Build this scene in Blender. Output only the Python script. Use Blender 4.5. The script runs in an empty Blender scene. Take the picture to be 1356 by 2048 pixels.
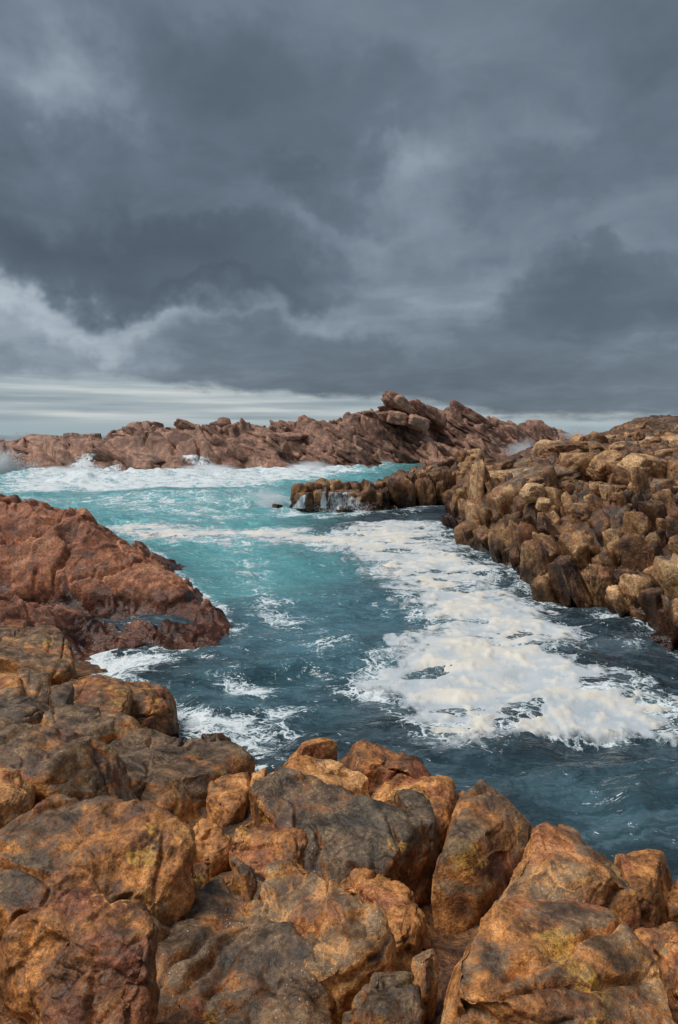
import bpy, bmesh, math, random
import numpy as np
from mathutils import Vector, Matrix, Euler

# ------------------------------------------------------------------ camera, sky, sun, exposure
S = bpy.context.scene
COL = S.collection
HC, FPX, CX, CY = 5.0, 1365.33, 678.0, 1024.0        # eye height over the water, focal length in photo pixels
PITCH = math.atan(154.0 / FPX)                       # sea horizon lies at photo row 870
cam_data = bpy.data.cameras.new('camera')
cam_data.sensor_fit = 'VERTICAL'; cam_data.sensor_height = 36.0; cam_data.lens = 24.0
cam_data.clip_start = 0.05; cam_data.clip_end = 20000
cam = bpy.data.objects.new('camera', cam_data); COL.objects.link(cam)
cam.location = (0, 0, HC); cam.rotation_euler = (math.pi / 2 - PITCH, 0, 0)
S.camera = cam

EXPOSURE = 1.2
SUN_ELEV, SUN_AZ = math.radians(60), math.radians(-95)   # azimuth from +Y, negative = from the left
S.view_settings.view_transform = 'Standard'; S.view_settings.look = 'None'
S.view_settings.gamma = 1.0; S.view_settings.use_curve_mapping = False
S.view_settings.exposure = EXPOSURE
try:
    S.cycles.use_denoising = True; S.cycles.denoiser = 'OPENIMAGEDENOISE'
except Exception:
    pass
S.cycles.max_bounces = 5; S.cycles.diffuse_bounces = 2; S.cycles.glossy_bounces = 2; S.cycles.use_adaptive_sampling = True; S.cycles.adaptive_threshold = .02
S.cycles.transparent_max_bounces = 24; S.cycles.volume_bounces = 4

sun_data = bpy.data.lights.new('sun', 'SUN'); sun_data.energy = 1.32; sun_data.angle = math.radians(30)
sun_data.color = (1.0, 0.965, 0.92)
sun = bpy.data.objects.new('sun', sun_data); COL.objects.link(sun)
sd = Vector((math.sin(SUN_AZ) * math.cos(SUN_ELEV), math.cos(SUN_AZ) * math.cos(SUN_ELEV), math.sin(SUN_ELEV)))
sun.rotation_euler = (-sd).to_track_quat('-Z', 'Y').to_euler(); sun.location = sd * 60

def ray(px, py):
    u = (np.asarray(px, float) - CX) / FPX; v = (CY - np.asarray(py, float)) / FPX
    return np.stack([u, math.cos(PITCH) + v * math.sin(PITCH), -math.sin(PITCH) + v * math.cos(PITCH)], -1)
def Wz(px, py, z):
    r = ray(px, py); t = (z - HC) / r[..., 2]; p = r * t[..., None]; p[..., 2] += HC; return p
def Wd(px, py, d):
    r = ray(px, py); t = d / r[..., 1]; p = r * np.asarray(t)[..., None]; p[..., 2] += HC; return p
def proj(P):
    x = P[..., 0]; y = P[..., 1]; z = P[..., 2] - HC
    f = y * math.cos(PITCH) - z * math.sin(PITCH); u = y * math.sin(PITCH) + z * math.cos(PITCH)
    return CX + FPX * x / f, CY - FPX * u / f

# ---- node helper
class N:
    def __init__(s, tree): s.t = tree; s.x = 0
    def new(s, typ, ins=None, **kw):
        n = s.t.nodes.new(typ)
        for k, v in kw.items(): setattr(n, k, v)
        if ins:
            for k, v in ins.items(): s.set(n.inputs[k], v)
        return n
    def set(s, sock, v):
        if isinstance(v, bpy.types.NodeSocket): s.t.links.new(v, sock)
        elif isinstance(v, bpy.types.Node): s.t.links.new(v.outputs[0], sock)
        else:
            if isinstance(v, (tuple, list)) and len(v) == 3 and sock.type == 'RGBA': v = (*v, 1)
            sock.default_value = v
    def m(s, op, a, b=None, c=None, clamp=False):
        n = s.new('ShaderNodeMath', operation=op, use_clamp=clamp); s.set(n.inputs[0], a)
        if b is not None: s.set(n.inputs[1], b)
        if c is not None: s.set(n.inputs[2], c)
        return n.outputs[0]
    def v(s, op, a, b=None, scale=None):
        n = s.new('ShaderNodeVectorMath', operation=op); s.set(n.inputs[0], a)
        if b is not None: s.set(n.inputs[1], b)
        if scale is not None: s.set(n.inputs['Scale'], scale)
        return n.outputs[1] if op in ('LENGTH', 'DOT_PRODUCT', 'DISTANCE') else n.outputs[0]
    def noise(s, vec, scale, detail=4, rough=.55, dist=0.0, out=0):
        return s.new('ShaderNodeTexNoise', {'Vector': vec, 'Scale': scale, 'Detail': detail, 'Roughness': rough, 'Distortion': dist}).outputs[out]
    def ss(s, x, a, b):
        n = s.new('ShaderNodeMapRange', {'Value': x, 'From Min': a, 'From Max': b}, interpolation_type='SMOOTHSTEP'); return n.outputs[0]
    def lin(s, x, a, b, c, d):
        n = s.new('ShaderNodeMapRange', {'Value': x, 'From Min': a, 'From Max': b, 'To Min': c, 'To Max': d}); return n.outputs[0]
    def mix(s, f, a, b, blend='MIX'):
        n = s.new('ShaderNodeMix', data_type='RGBA', blend_type=blend)
        s.set(n.inputs['Factor'], f); s.set(n.inputs[6], a); s.set(n.inputs[7], b); return n.outputs[2]
    def ramp(s, x, stops, interp='LINEAR'):
        n = s.new('ShaderNodeValToRGB', {'Fac': x}); cr = n.color_ramp; cr.interpolation = interp
        while len(cr.elements) < len(stops): cr.elements.new(0.5)
        for e, (p, c) in zip(cr.elements, stops): e.position = p; e.color = (*c, 1)
        return n.outputs[0]
def s2l(r, g, b, k=1.0):
    f = lambda c: (c / 255 / 12.92 if c <= 10 else ((c / 255 + .055) / 1.055) ** 2.4) * k
    return (f(r), f(g), f(b))

# ---- storm sky
world = bpy.data.worlds.new('World'); S.world = world; world.use_nodes = True
world.cycles.sampling_method = 'NONE'; wt = world.node_tree; wt.nodes.clear(); n = N(wt)
sky = n.new('ShaderNodeTexSky', sky_type='NISHITA', sun_disc=False, sun_elevation=SUN_ELEV, sun_rotation=SUN_AZ)
D = n.v('NORMALIZE', n.new('ShaderNodeTexCoord').outputs['Generated'])
sx = n.new('ShaderNodeSeparateXYZ', {0: D})
zc = n.m('MAXIMUM', sx.outputs[2], 0.0); pz = n.m('ADD', zc, 0.17)
plane = n.new('ShaderNodeCombineXYZ', {0: n.m('DIVIDE', sx.outputs[0], pz), 1: n.m('DIVIDE', sx.outputs[1], pz), 2: 0.0}).outputs[0]
wv = n.new('ShaderNodeTexNoise', {'Vector': plane, 'Scale': 1.5, 'Detail': 3, 'Roughness': .55}).outputs['Color']
warp = n.v('ADD', plane, n.v('SCALE', n.v('SUBTRACT', wv, (.5, .5, .5)), scale=.55))
c1 = n.noise(warp, 1.0, 3, .5); c2 = n.noise(warp, 3.1, 5, .58)
field = n.m('ADD', n.m('MULTIPLY', n.m('SUBTRACT', c1, .5), .50), n.m('MULTIPLY', n.m('SUBTRACT', c2, .5), .36))
# cloud bodies and thin places: (photo column, row, half width, half height, weight)
wob = n.v('SCALE', n.v('SUBTRACT', n.new('ShaderNodeTexNoise', {'Vector': D, 'Scale': 4.6, 'Detail': 5, 'Roughness': .60}).outputs['Color'], (.5, .5, .5)), scale=.30)
DW = n.v('ADD', D, wob)
bodies = [(560, 250, 290, 130, -.15), (640, 380, 150, 40, -.09), (330, 530, 350, 70, -.24), (30, 440, 230, 90, -.22), (430, 600, 200, 34, -.17), (1240, 600, 200, 85, -.18), (1350, 100, 120, 120, -.20),
          (200, 690, 130, 24, -.10), (560, 690, 260, 40, -.06), (900, 760, 420, 55, -.12), (1060, 350, 130, 45, -.10), (330, 100, 200, 60, -.06),
          (150, 195, 120, 60, .36), (850, 300, 60, 45, .27), (790, 380, 110, 45, .14), (960, 440, 300, 60, .12), (1000, 545, 120, 32, .16), (1180, 210, 120, 80, .10), (1080, 290, 60, 30, .14),
          (30, 610, 190, 40, .25), (640, 622, 190, 28, .20), (170, 640, 200, 34, .22), (60, 700, 240, 34, .26), (420, 20, 600, 60, .04), (720, 560, 120, 20, .10)]
for (px, py, wx, wy, a) in bodies:
    d = ray(px, py); d = d / np.linalg.norm(d); k = FPX * math.sqrt(1 + ((px - CX) / FPX) ** 2)
    q = n.v('MULTIPLY', n.v('SUBTRACT', DW, tuple(d)), (k / wx, k / wx * .6, k / wy))
    q2 = n.v('DOT_PRODUCT', q, q); g = n.ss(q2, 1.75, .30) if (px, py) in ((330, 530), (430, 600), (560, 250), (640, 380), (1240, 600), (900, 765)) else n.m('POWER', 2.718, n.m('MULTIPLY', q2, -.75))
    field = n.m('ADD', field, n.m('MULTIPLY', g, a))
val = n.m('ADD', field, .46, clamp=True)
cloud = n.ramp(val, [(0.0, s2l(74, 84, 96)), (.25, s2l(86, 98, 110)), (.45, s2l(103, 116, 129)), (.65, s2l(130, 143, 156)), (.85, s2l(160, 172, 182)), (1.0, s2l(184, 193, 200))])
# clear-ish strip under the cloud deck, streaked, higher towards the open sea
streak = n.noise(n.v('MULTIPLY', D, (3.0, 3.0, 60.0)), 1.3, 4, .5)
edge = n.noise(n.v('MULTIPLY', D, (1.0, 1.0, 3.0)), 5.0, 6, .6)
lim = n.lin(sx.outputs[0], -.42, .45, .088, .016)
lim = n.m('ADD', lim, n.m('MULTIPLY', n.m('SUBTRACT', edge, .5), .075))
strip = n.m('SUBTRACT', 1.0, n.ss(n.m('SUBTRACT', zc, lim), -.010, .006))
strip_col = n.ramp(streak, [(.3, s2l(140, 156, 164)), (.48, s2l(170, 182, 187)), (.64, s2l(206, 211, 211))])
strip_col = n.mix(n.ss(zc, .030, .006), strip_col, s2l(158, 177, 184))
cloud = n.mix(n.m('MULTIPLY', strip, .9), cloud, strip_col)
cloud = n.mix(1.0, cloud, (1 / 2 ** EXPOSURE,) * 3, 'MULTIPLY')
skyc = n.mix(1.0, sky.outputs[0], (.1, .1, .1), 'MULTIPLY')
final = n.mix(.975, skyc, cloud)
bg = n.new('ShaderNodeBackground', {'Color': final, 'Strength': 1.0})
wo = n.new('ShaderNodeOutputWorld', {'Surface': bg.outputs[0]})

# ------------------------------------------------------------------ numeric helpers
_r = np.random.RandomState(11)
PERM = np.concatenate([_r.permutation(256)] * 3).astype(np.int32)
GRAD = _r.normal(size=(256, 3)).astype(np.float32); GRAD /= np.linalg.norm(GRAD, axis=1)[:, None]
def perlin(P):
    P = np.asarray(P, np.float32); i = np.floor(P); f = P - i; i = i.astype(np.int32) & 255
    u = f * f * f * (f * (f * 6 - 15) + 10); out = 0
    for dx in (0, 1):
        wx = u[:, 0] if dx else 1 - u[:, 0]; hx = PERM[(i[:, 0] + dx) & 255]
        for dy in (0, 1):
            wy = u[:, 1] if dy else 1 - u[:, 1]; hy = PERM[hx + ((i[:, 1] + dy) & 255)]
            for dz in (0, 1):
                wz = u[:, 2] if dz else 1 - u[:, 2]; g = GRAD[PERM[hy + ((i[:, 2] + dz) & 255)]]
                out = out + wx * wy * wz * (g[:, 0] * (f[:, 0] - dx) + g[:, 1] * (f[:, 1] - dy) + g[:, 2] * (f[:, 2] - dz))
    return out * 1.5
def fbm(P, freq, octv=4, gain=.5, seed=0.0):
    P = np.asarray(P, np.float32) * freq + np.float32(seed * 17.31 + 100); a, s = 1.0, 0
    for o in range(octv): s = s + a * perlin(P); P = P * 2.03 + 13.7; a *= gain
    return s
def ridged(P, freq, octv=4, gain=.5, seed=0.0):
    P = np.asarray(P, np.float32) * freq + np.float32(seed * 11.7 + 50); a, s = 1.0, 0
    for o in range(octv): s = s + a * (1 - 2 * np.abs(perlin(P))); P = P * 2.07 + 7.1; a *= gain
    return s
def worley(P, freq, seed=0):
    """distances to the nearest and the second nearest cell point, and the cell's number"""
    P = np.asarray(P, np.float32) * freq + np.float32(seed * 9.17 + 80); i = np.floor(P).astype(np.int32)
    f1 = np.full(len(P), 9.0, np.float32); f2 = f1.copy(); cid = np.zeros(len(P), np.int32)
    for dx in (-1, 0, 1):
        for dy in (-1, 0, 1):
            for dz in (-1, 0, 1):
                c = i + np.array([dx, dy, dz], np.int32)
                h = PERM[PERM[PERM[c[:, 0] & 255] + (c[:, 1] & 255)] + (c[:, 2] & 255)]
                q = c + (GRAD[h] * .5 + .5); d = np.sqrt(((q - P) ** 2).sum(1))
                nearer = d < f1
                f2 = np.where(nearer, f1, np.minimum(f2, d)); cid = np.where(nearer, h, cid); f1 = np.where(nearer, d, f1)
    return f1, f2, cid
def facets(P, freq, seed=0, tilt=.5):
    """broken faces: every cell is a plane of its own height and tilt; returns height and the gap to the next cell"""
    P = np.asarray(P, np.float32) * freq + np.float32(seed * 9.17 + 80); i = np.floor(P).astype(np.int32)
    f1 = np.full(len(P), 9.0, np.float32); f2 = f1.copy(); cid = np.zeros(len(P), np.int32); vec = np.zeros_like(P)
    for dx in (-1, 0, 1):
        for dy in (-1, 0, 1):
            for dz in (-1, 0, 1):
                c = i + np.array([dx, dy, dz], np.int32)
                h = PERM[PERM[PERM[c[:, 0] & 255] + (c[:, 1] & 255)] + (c[:, 2] & 255)]
                w = P - (c + (GRAD[h] * .5 + .5)); d = np.sqrt((w ** 2).sum(1)); nearer = d < f1
                f2 = np.where(nearer, f1, np.minimum(f2, d)); cid = np.where(nearer, h, cid); vec = np.where(nearer[:, None], w, vec); f1 = np.where(nearer, d, f1)
    g = GRAD[(cid * 7 + 31) & 255]; return (GRAD[(cid * 3 + 5) & 255, 0] * .45 + tilt * (vec * g).sum(1)), f2 - f1
def sstep(x, a, b):
    t = np.clip((x - a) / (b - a), 0, 1); return t * t * (3 - 2 * t)
def sdist(P, poly):
    """signed distance to a polygon in the ground plane, positive inside"""
    x, y = P[:, 0], P[:, 1]; best = np.full(len(x), 1e9); ins = np.zeros(len(x), bool); m = len(poly)
    for k in range(m):
        ax, ay = poly[k][:2]; bx, by = poly[(k + 1) % m][:2]; ex, ey = bx - ax, by - ay
        t = np.clip(((x - ax) * ex + (y - ay) * ey) / (ex * ex + ey * ey + 1e-12), 0, 1)
        best = np.minimum(best, (x - ax - t * ex) ** 2 + (y - ay - t * ey) ** 2)
        c = (ay > y) != (by > y)
        with np.errstate(divide='ignore', invalid='ignore'):
            ins ^= c & (x < ex * (y - ay) / (by - ay + 1e-12) + ax)
    return np.where(ins, 1, -1) * np.sqrt(best)
class Relief:
    """smooth ground through given points (thin plate spline)"""
    def __init__(s, pts, reg=.002):
        p = np.asarray(pts, float); s.c = p[:, :2]; s.k = np.abs(s.c).max(); X = s.c / s.k; m = len(X)
        r2 = ((X[:, None] - X[None]) ** 2).sum(-1); K = np.where(r2 > 0, r2 * np.log(r2 + 1e-20), 0) + reg * np.eye(m) * .05
        A = np.zeros((m + 3, m + 3)); A[:m, :m] = K; A[:m, m] = 1; A[:m, m + 1:] = X; A[m, :m] = 1; A[m + 1:, :m] = X.T
        s.w = np.linalg.solve(A, np.concatenate([p[:, 2], [0, 0, 0]])); s.X = X
    def __call__(s, x, y):
        Q = np.stack([np.ravel(x), np.ravel(y)], -1) / s.k; out = np.empty(len(Q)); m = len(s.X)
        for a in range(0, len(Q), 20000):
            q = Q[a:a + 20000]; r2 = ((q[:, None] - s.X[None]) ** 2).sum(-1)
            out[a:a + 20000] = np.where(r2 > 0, r2 * np.log(r2 + 1e-20), 0) @ s.w[:m] + s.w[m] + q @ s.w[m + 1:]
        return out.reshape(np.shape(x))
    def hit(s, px, py, dmin, dmax, steps=260):
        """where the line of sight through a photo point meets this ground"""
        r = ray(px, py); d = np.geomspace(dmin, dmax, steps); t = d[None, :] / r[:, 1:2]
        X = r[:, 0:1] * t; Y = r[:, 1:2] * t; Z = HC + r[:, 2:3] * t; below = Z < s(X, Y)
        k = below.argmax(1); ok = below.any(1); j = np.arange(len(r)); return np.stack([X[j, k], Y[j, k], Z[j, k]], -1), ok
def mesh(name, V, F, smooth=True, attrs=None):
    me = bpy.data.meshes.new(name); V = np.ascontiguousarray(V, np.float32); F = np.ascontiguousarray(F, np.int32); k = F.shape[1]
    me.vertices.add(len(V)); me.vertices.foreach_set('co', V.ravel())
    me.loops.add(F.size); me.loops.foreach_set('vertex_index', F.ravel())
    me.polygons.add(len(F)); me.polygons.foreach_set('loop_start', np.arange(0, F.size, k, dtype=np.int32)); me.polygons.foreach_set('loop_total', np.full(len(F), k, np.int32))
    me.update(calc_edges=True)
    if smooth: me.polygons.foreach_set('use_smooth', np.ones(len(F), bool))
    for an, av in (attrs or {}).items():
        at = me.attributes.new(an, 'FLOAT', 'POINT'); at.data.foreach_set('value', np.ascontiguousarray(av, np.float32))
    return me
def grid_faces(nr, nc, wrap=False):
    a = np.arange(nr * nc).reshape(nr, nc)
    if wrap: a = np.concatenate([a, a[:, :1]], 1)
    return np.stack([a[:-1, :-1], a[:-1, 1:], a[1:, 1:], a[1:, :-1]], -1).reshape(-1, 4)
def sub_mesh(V, F, keep, attrs=None):
    F = F[keep]; used = np.unique(F); m = np.full(len(V), -1, np.int64); m[used] = np.arange(len(used))
    return V[used], m[F], {k: v[used] for k, v in (attrs or {}).items()}
def grid_normals(P, wrap=False):
    """P: rows x cols x 3"""
    if wrap: dv = np.roll(P, -1, 1) - np.roll(P, 1, 1)
    else: dv = np.gradient(P, axis=1)
    nn = np.cross(np.gradient(P, axis=0), dv); l = np.linalg.norm(nn, axis=-1, keepdims=True); return nn / np.maximum(l, 1e-9)
def link(name, me, mat, parent=None, loc=(0, 0, 0), **props):
    o = bpy.data.objects.new(name, me); COL.objects.link(o); o.location = loc
    if mat and me and not me.materials: me.materials.append(mat)
    if parent: o.parent = parent
    for k, v in props.items(): o[k] = v
    return o
def empty(name, loc, **props):
    o = bpy.data.objects.new(name, None); COL.objects.link(o); o.location = loc; o.empty_display_size = .3
    for k, v in props.items(): o[k] = v
    return o

# ------------------------------------------------------------------ materials
def rock_material(name, cols, stain_col, ochre, ts=1.0, speck=.5, ochre_amt=.5, wet_z=None, bump=.5, stain_bias=0.0, red=None, contrast=1.0, wet=(.30, .25, .22)):
    m = bpy.data.materials.new(name); m.use_nodes = True; t = m.node_tree; t.nodes.clear(); n = N(t)
    geo = n.new('ShaderNodeNewGeometry'); P = n.v('SCALE', geo.outputs['Position'], scale=ts)
    rnd = n.new('ShaderNodeObjectInfo').outputs['Random']
    stain = n.new('ShaderNodeAttribute', attribute_type='OBJECT', attribute_name='stain').outputs['Fac']
    tone = n.new('ShaderNodeAttribute', attribute_type='OBJECT', attribute_name='tone').outputs['Fac']
    P2 = n.v('ADD', P, n.v('SCALE', n.new('ShaderNodeTexNoise', {'Vector': P, 'Scale': 3.0, 'Detail': 2}).outputs['Color'], scale=.30))
    big = n.noise(P2, 1.7, 4, .62); mid = n.noise(P, 7.0, 4, .68); fine = n.noise(P, 40, 3, .72); grain = n.noise(P, 190, 1, .7)
    base = n.m('ADD', n.m('MULTIPLY', big, .60), n.m('MULTIPLY', mid, .40))
    base = n.m('ADD', base, n.m('MULTIPLY', n.m('SUBTRACT', rnd, .5), .14)); base = n.m('ADD', base, tone)
    c = n.ramp(base, [(.34, cols[0]), (.45, cols[1]), (.55, cols[2]), (.68, cols[3])])
    if red:
        rm = n.ss(n.noise(n.v('ADD', P2, (31, 7, 5)), 2.3, 3, .6), .52, .64); c = n.mix(n.m('MULTIPLY', rm, .6), c, red)
    om = n.ss(n.m('ADD', n.noise(n.v('ADD', P2, (11, 3, 9)), 2.9, 4, .62), n.m('MULTIPLY', n.m('SUBTRACT', fine, .5), .25)), .59, .67)
    c = n.mix(n.m('MULTIPLY', om, ochre_amt), c, ochre)
    # dark lichen and algae film, thickest on surfaces that face up
    up = n.new('ShaderNodeSeparateXYZ', {0: geo.outputs['Normal']}).outputs[2]
    sm = n.m('ADD', n.m('MULTIPLY', up, .30), n.m('MULTIPLY', n.noise(n.v('ADD', P2, (5, 21, 2)), 2.0, 5, .68), 1.15))
    sm = n.m('ADD', sm, n.m('ADD', stain, stain_bias)); sm = n.m('ADD', sm, n.m('MULTIPLY', n.m('SUBTRACT', fine, .5), .45))
    sm = n.ss(sm, .885, .985)
    sc = n.mix(n.ss(mid, .38, .66), stain_col, tuple(x * 2.6 for x in stain_col))
    c = n.mix(n.m('MULTIPLY', sm, .80), c, sc)
    # grain, blotches, pale specks of crystal and barnacle
    g = n.m('MULTIPLY', n.lin(fine, .30, .70, 1 - .62 * contrast, 1 + .75 * contrast), n.lin(grain, .25, .75, 1 - .38 * contrast, 1 + .42 * contrast))
    g = n.m('MULTIPLY', g, n.lin(mid, .32, .68, 1 - .35 * contrast, 1 + .38 * contrast))
    c = n.mix(1.0, c, n.new('ShaderNodeCombineXYZ', {0: g, 1: g, 2: g}).outputs[0], 'MULTIPLY')
    vs = n.new('ShaderNodeTexVoronoi', {'Vector': P, 'Scale': 62.0, 'Randomness': 1.0})
    pick = n.m('MULTIPLY', n.ss(vs.outputs['Distance'], .27, .15), n.ss(n.new('ShaderNodeSeparateColor', {0: vs.outputs['Color']}).outputs[0], .70, .80))
    pick = n.m('MULTIPLY', pick, n.ss(n.m('ADD', big, n.m('MULTIPLY', n.m('SUBTRACT', mid, .5), .6)), .46, .60))
    c = n.mix(n.m('MULTIPLY', pick, speck), c, (.66, .54, .40))
    rough = n.lin(mid, .3, .7, .44, .82)
    if wet_z is not None:
        zz = n.new('ShaderNodeSeparateXYZ', {0: geo.outputs['Position']}).outputs[2]
        w = n.ss(n.m('ADD', zz, n.m('MULTIPLY', n.m('SUBTRACT', big, .5), wet_z * 1.8)), wet_z, wet_z * .25)
        c = n.mix(w, c, n.mix(1.0, c, wet, 'MULTIPLY')); rough = n.m('SUBTRACT', rough, n.m('MULTIPLY', w, .40))
    h = n.m('ADD', n.m('MULTIPLY', mid, .8), n.m('MULTIPLY', fine, .42)); h = n.m('ADD', h, n.m('MULTIPLY', grain, .08))
    pits = n.new('ShaderNodeTexVoronoi', {'Vector': P, 'Scale': 13.0, 'Randomness': 1.0}, feature='F1').outputs['Distance']
    h = n.m('ADD', h, n.m('MULTIPLY', n.ss(pits, .04, .28), .16))
    b = n.new('ShaderNodeBump', {'Strength': bump, 'Distance': .10 / ts, 'Height': h})
    bs = n.new('ShaderNodeBsdfPrincipled', {'Base Color': c, 'Roughness': rough, 'Normal': b.outputs[0], 'Specular IOR Level': .4})
    n.new('ShaderNodeOutputMaterial', {'Surface': bs.outputs[0]}); return m
M = {}
M['near'] = rock_material('orange_granite', [(.055, .026, .013), (.19, .076, .026), (.40, .162, .043), (.56, .295, .115)], (.042, .034, .023), (.52, .29, .055), 1.0, .65, .7, red=(.24, .075, .036), bump=.30, stain_bias=.08, contrast=1.0, wet_z=.3)
M['red'] = rock_material('red_granite', [(.070, .026, .014), (.19, .068, .032), (.32, .116, .052), (.44, .21, .11)], (.060, .042, .034), (.30, .15, .07), .55, .4, .35, wet_z=.85, bump=.42, stain_bias=-.03, contrast=1.0)
M['bank'] = rock_material('brown_granite', [(.055, .026, .014), (.165, .080, .033), (.30, .158, .066), (.50, .31, .155)], (.060, .046, .034), (.30, .165, .06), .42, .3, .4, wet_z=.95, bump=.4, stain_bias=-.01, red=(.20, .075, .032), contrast=1.0)
M['ridge'] = rock_material('pink_granite', [(.085, .042, .029), (.195, .096, .062), (.32, .168, .110), (.48, .29, .20)], (.066, .048, .040), (.30, .19, .10), .16, .2, .3, wet_z=1.0, bump=.45, stain_bias=-.04, wet=(.55, .47, .44), contrast=.8)
M['shelf'] = rock_material('wet_bedrock', [(.040, .020, .012), (.12, .050, .022), (.25, .105, .036), (.34, .17, .055)], (.030, .028, .018), (.34, .20, .035), 1.0, .5, .7, bump=.8, stain_bias=.0)

# ------------------------------------------------------------------ near boulders
def smooth_poly(p, it=2):
    p = np.asarray(p, float)
    for _ in range(it):
        q = np.roll(p, -1, 0); p = np.stack([.78 * p + .22 * q, .22 * p + .78 * q], 1).reshape(-1, 2)
    return p
def polar(poly, c, ang):
    """outline radius around c for each angle"""
    a = poly - c; b = np.roll(a, -1, 0); e = b - a; out = np.zeros(len(ang))
    for i, t in enumerate(ang):
        d = np.array([math.cos(t), math.sin(t)]); den = d[0] * e[:, 1] - d[1] * e[:, 0]
        with np.errstate(divide='ignore', invalid='ignore'):
            s = (a[:, 0] * e[:, 1] - a[:, 1] * e[:, 0]) / den; w = (a[:, 0] * d[1] - a[:, 1] * d[0]) / den
        ok = (s > 0) & (w >= -1e-6) & (w <= 1 + 1e-6) & np.isfinite(s); out[i] = s[ok].max() if ok.any() else 0
    z = out <= 0
    if z.any(): out[z] = out[~z].mean()
    return out
def boulder_verts(poly, c, zc, H, tilt, e, skirt, NA, NR, seed, amp, planes, detail):
    ang = np.arange(NA) / NA * 2 * math.pi; R = polar(poly, c, ang)
    k = max(1, NA // 90); R = sum(np.roll(R, j) for j in range(-k, k + 1)) / (2 * k + 1)
    size = math.sqrt(R.mean() ** 2)
    nt = int(NR * .72); ph = np.concatenate([np.linspace(math.pi / 2, 0, nt, endpoint=False) ** 1.0, np.linspace(0, -1.35, NR - nt)])
    cs, sn = np.cos(ph), np.sin(ph)
    rho = np.where(ph >= 0, np.clip(cs, 0, 1) ** e, 1.0 - .30 * np.abs(sn) ** 1.5); ze = np.where(ph >= 0, H * np.abs(sn) ** e, -skirt * np.abs(sn))
    rho[0] = 0.004
    X = rho[:, None] * (R * np.cos(ang))[None]; Y = rho[:, None] * (R * np.sin(ang))[None]
    Z = ze[:, None] + tilt[0] * X + tilt[1] * Y
    P = np.stack([X, Y, Z], -1); rs = np.random.RandomState(seed)
    for j in range(planes):                                       # flat broken faces
        nn = rs.normal(size=3); nn[2] = abs(nn[2]) * .8 + .30; nn /= np.linalg.norm(nn); dd = P @ nn; top = dd.max()
        hgt = top * rs.uniform(.58, .86); P = P - (np.maximum(dd - hgt, 0) * .96)[..., None] * nn
    nrm = grid_normals(P, True); nrm[0] = (0, 0, 1)
    if (nrm[nt // 2, :, 2].mean()) < 0: nrm = -nrm
    nrm[0] = (0, 0, 1)
    Q = (P + np.array([c[0], c[1], zc])).reshape(-1, 3); sz = max(size, .15)
    d = fbm(Q, .95 / sz, 3, .5, seed) * .17 * sz * amp
    if detail:
        wq = Q + .25 * sz * np.stack([fbm(Q, 1.4 / sz, 2, .5, seed + 3 + j) for j in range(3)], -1)
        rr = ridged(wq, 1.5 / sz, 3, .5, seed + 1); d = d + (np.clip(rr, -1, 1.2)) * .032 * sz * amp
        f1, f2, _c = worley(wq, 1.15 / sz, seed % 13); crack = np.exp(-((f2 - f1) / .045) ** 2); d = d - crack * .035 * sz * amp * (fbm(Q, 1.0 / sz, 2, .5, seed + 5) > -.12)
        fz, fg_ = facets(wq, 1.25 / sz, (seed + 2) % 13, .42); d = d + fz * .12 * sz * (.35 + .65 * amp) * sstep(fg_, 0, .07)
        w1, _2, _3 = worley(wq, 3.0 / sz, (seed + 4) % 13); d = d - np.maximum(0, .42 - w1) * .16 * sz * amp * sstep(fbm(Q, .8 / sz, 2, .5, seed + 8), .0, .35)
        for j in range(3):                                        # long joints and bedding grooves
            nn = rs.normal(size=3); nn /= np.linalg.norm(nn); o_ = rs.uniform(-.6, .6) * sz
            g_ = np.abs(P.reshape(-1, 3) @ nn - o_ + .12 * sz * fbm(Q, 1.6 / sz, 3, .5, seed + 20 + j)); d = d - np.exp(-(g_ / (.010 + .010 * sz)) ** 2) * .050 * (.4 + sz) * sstep(fbm(Q, 1.2 / sz, 2, .5, seed + 30 + j), -.1, .25)
        d = d + fbm(Q, 6.0, 5, .58, seed + 2) * .015 * (.4 + .6 * amp)
    P = P + (nrm.reshape(-1, 3) * d[:, None]).reshape(P.shape)
    P[0] = P[0].mean(0)
    return P
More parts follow.
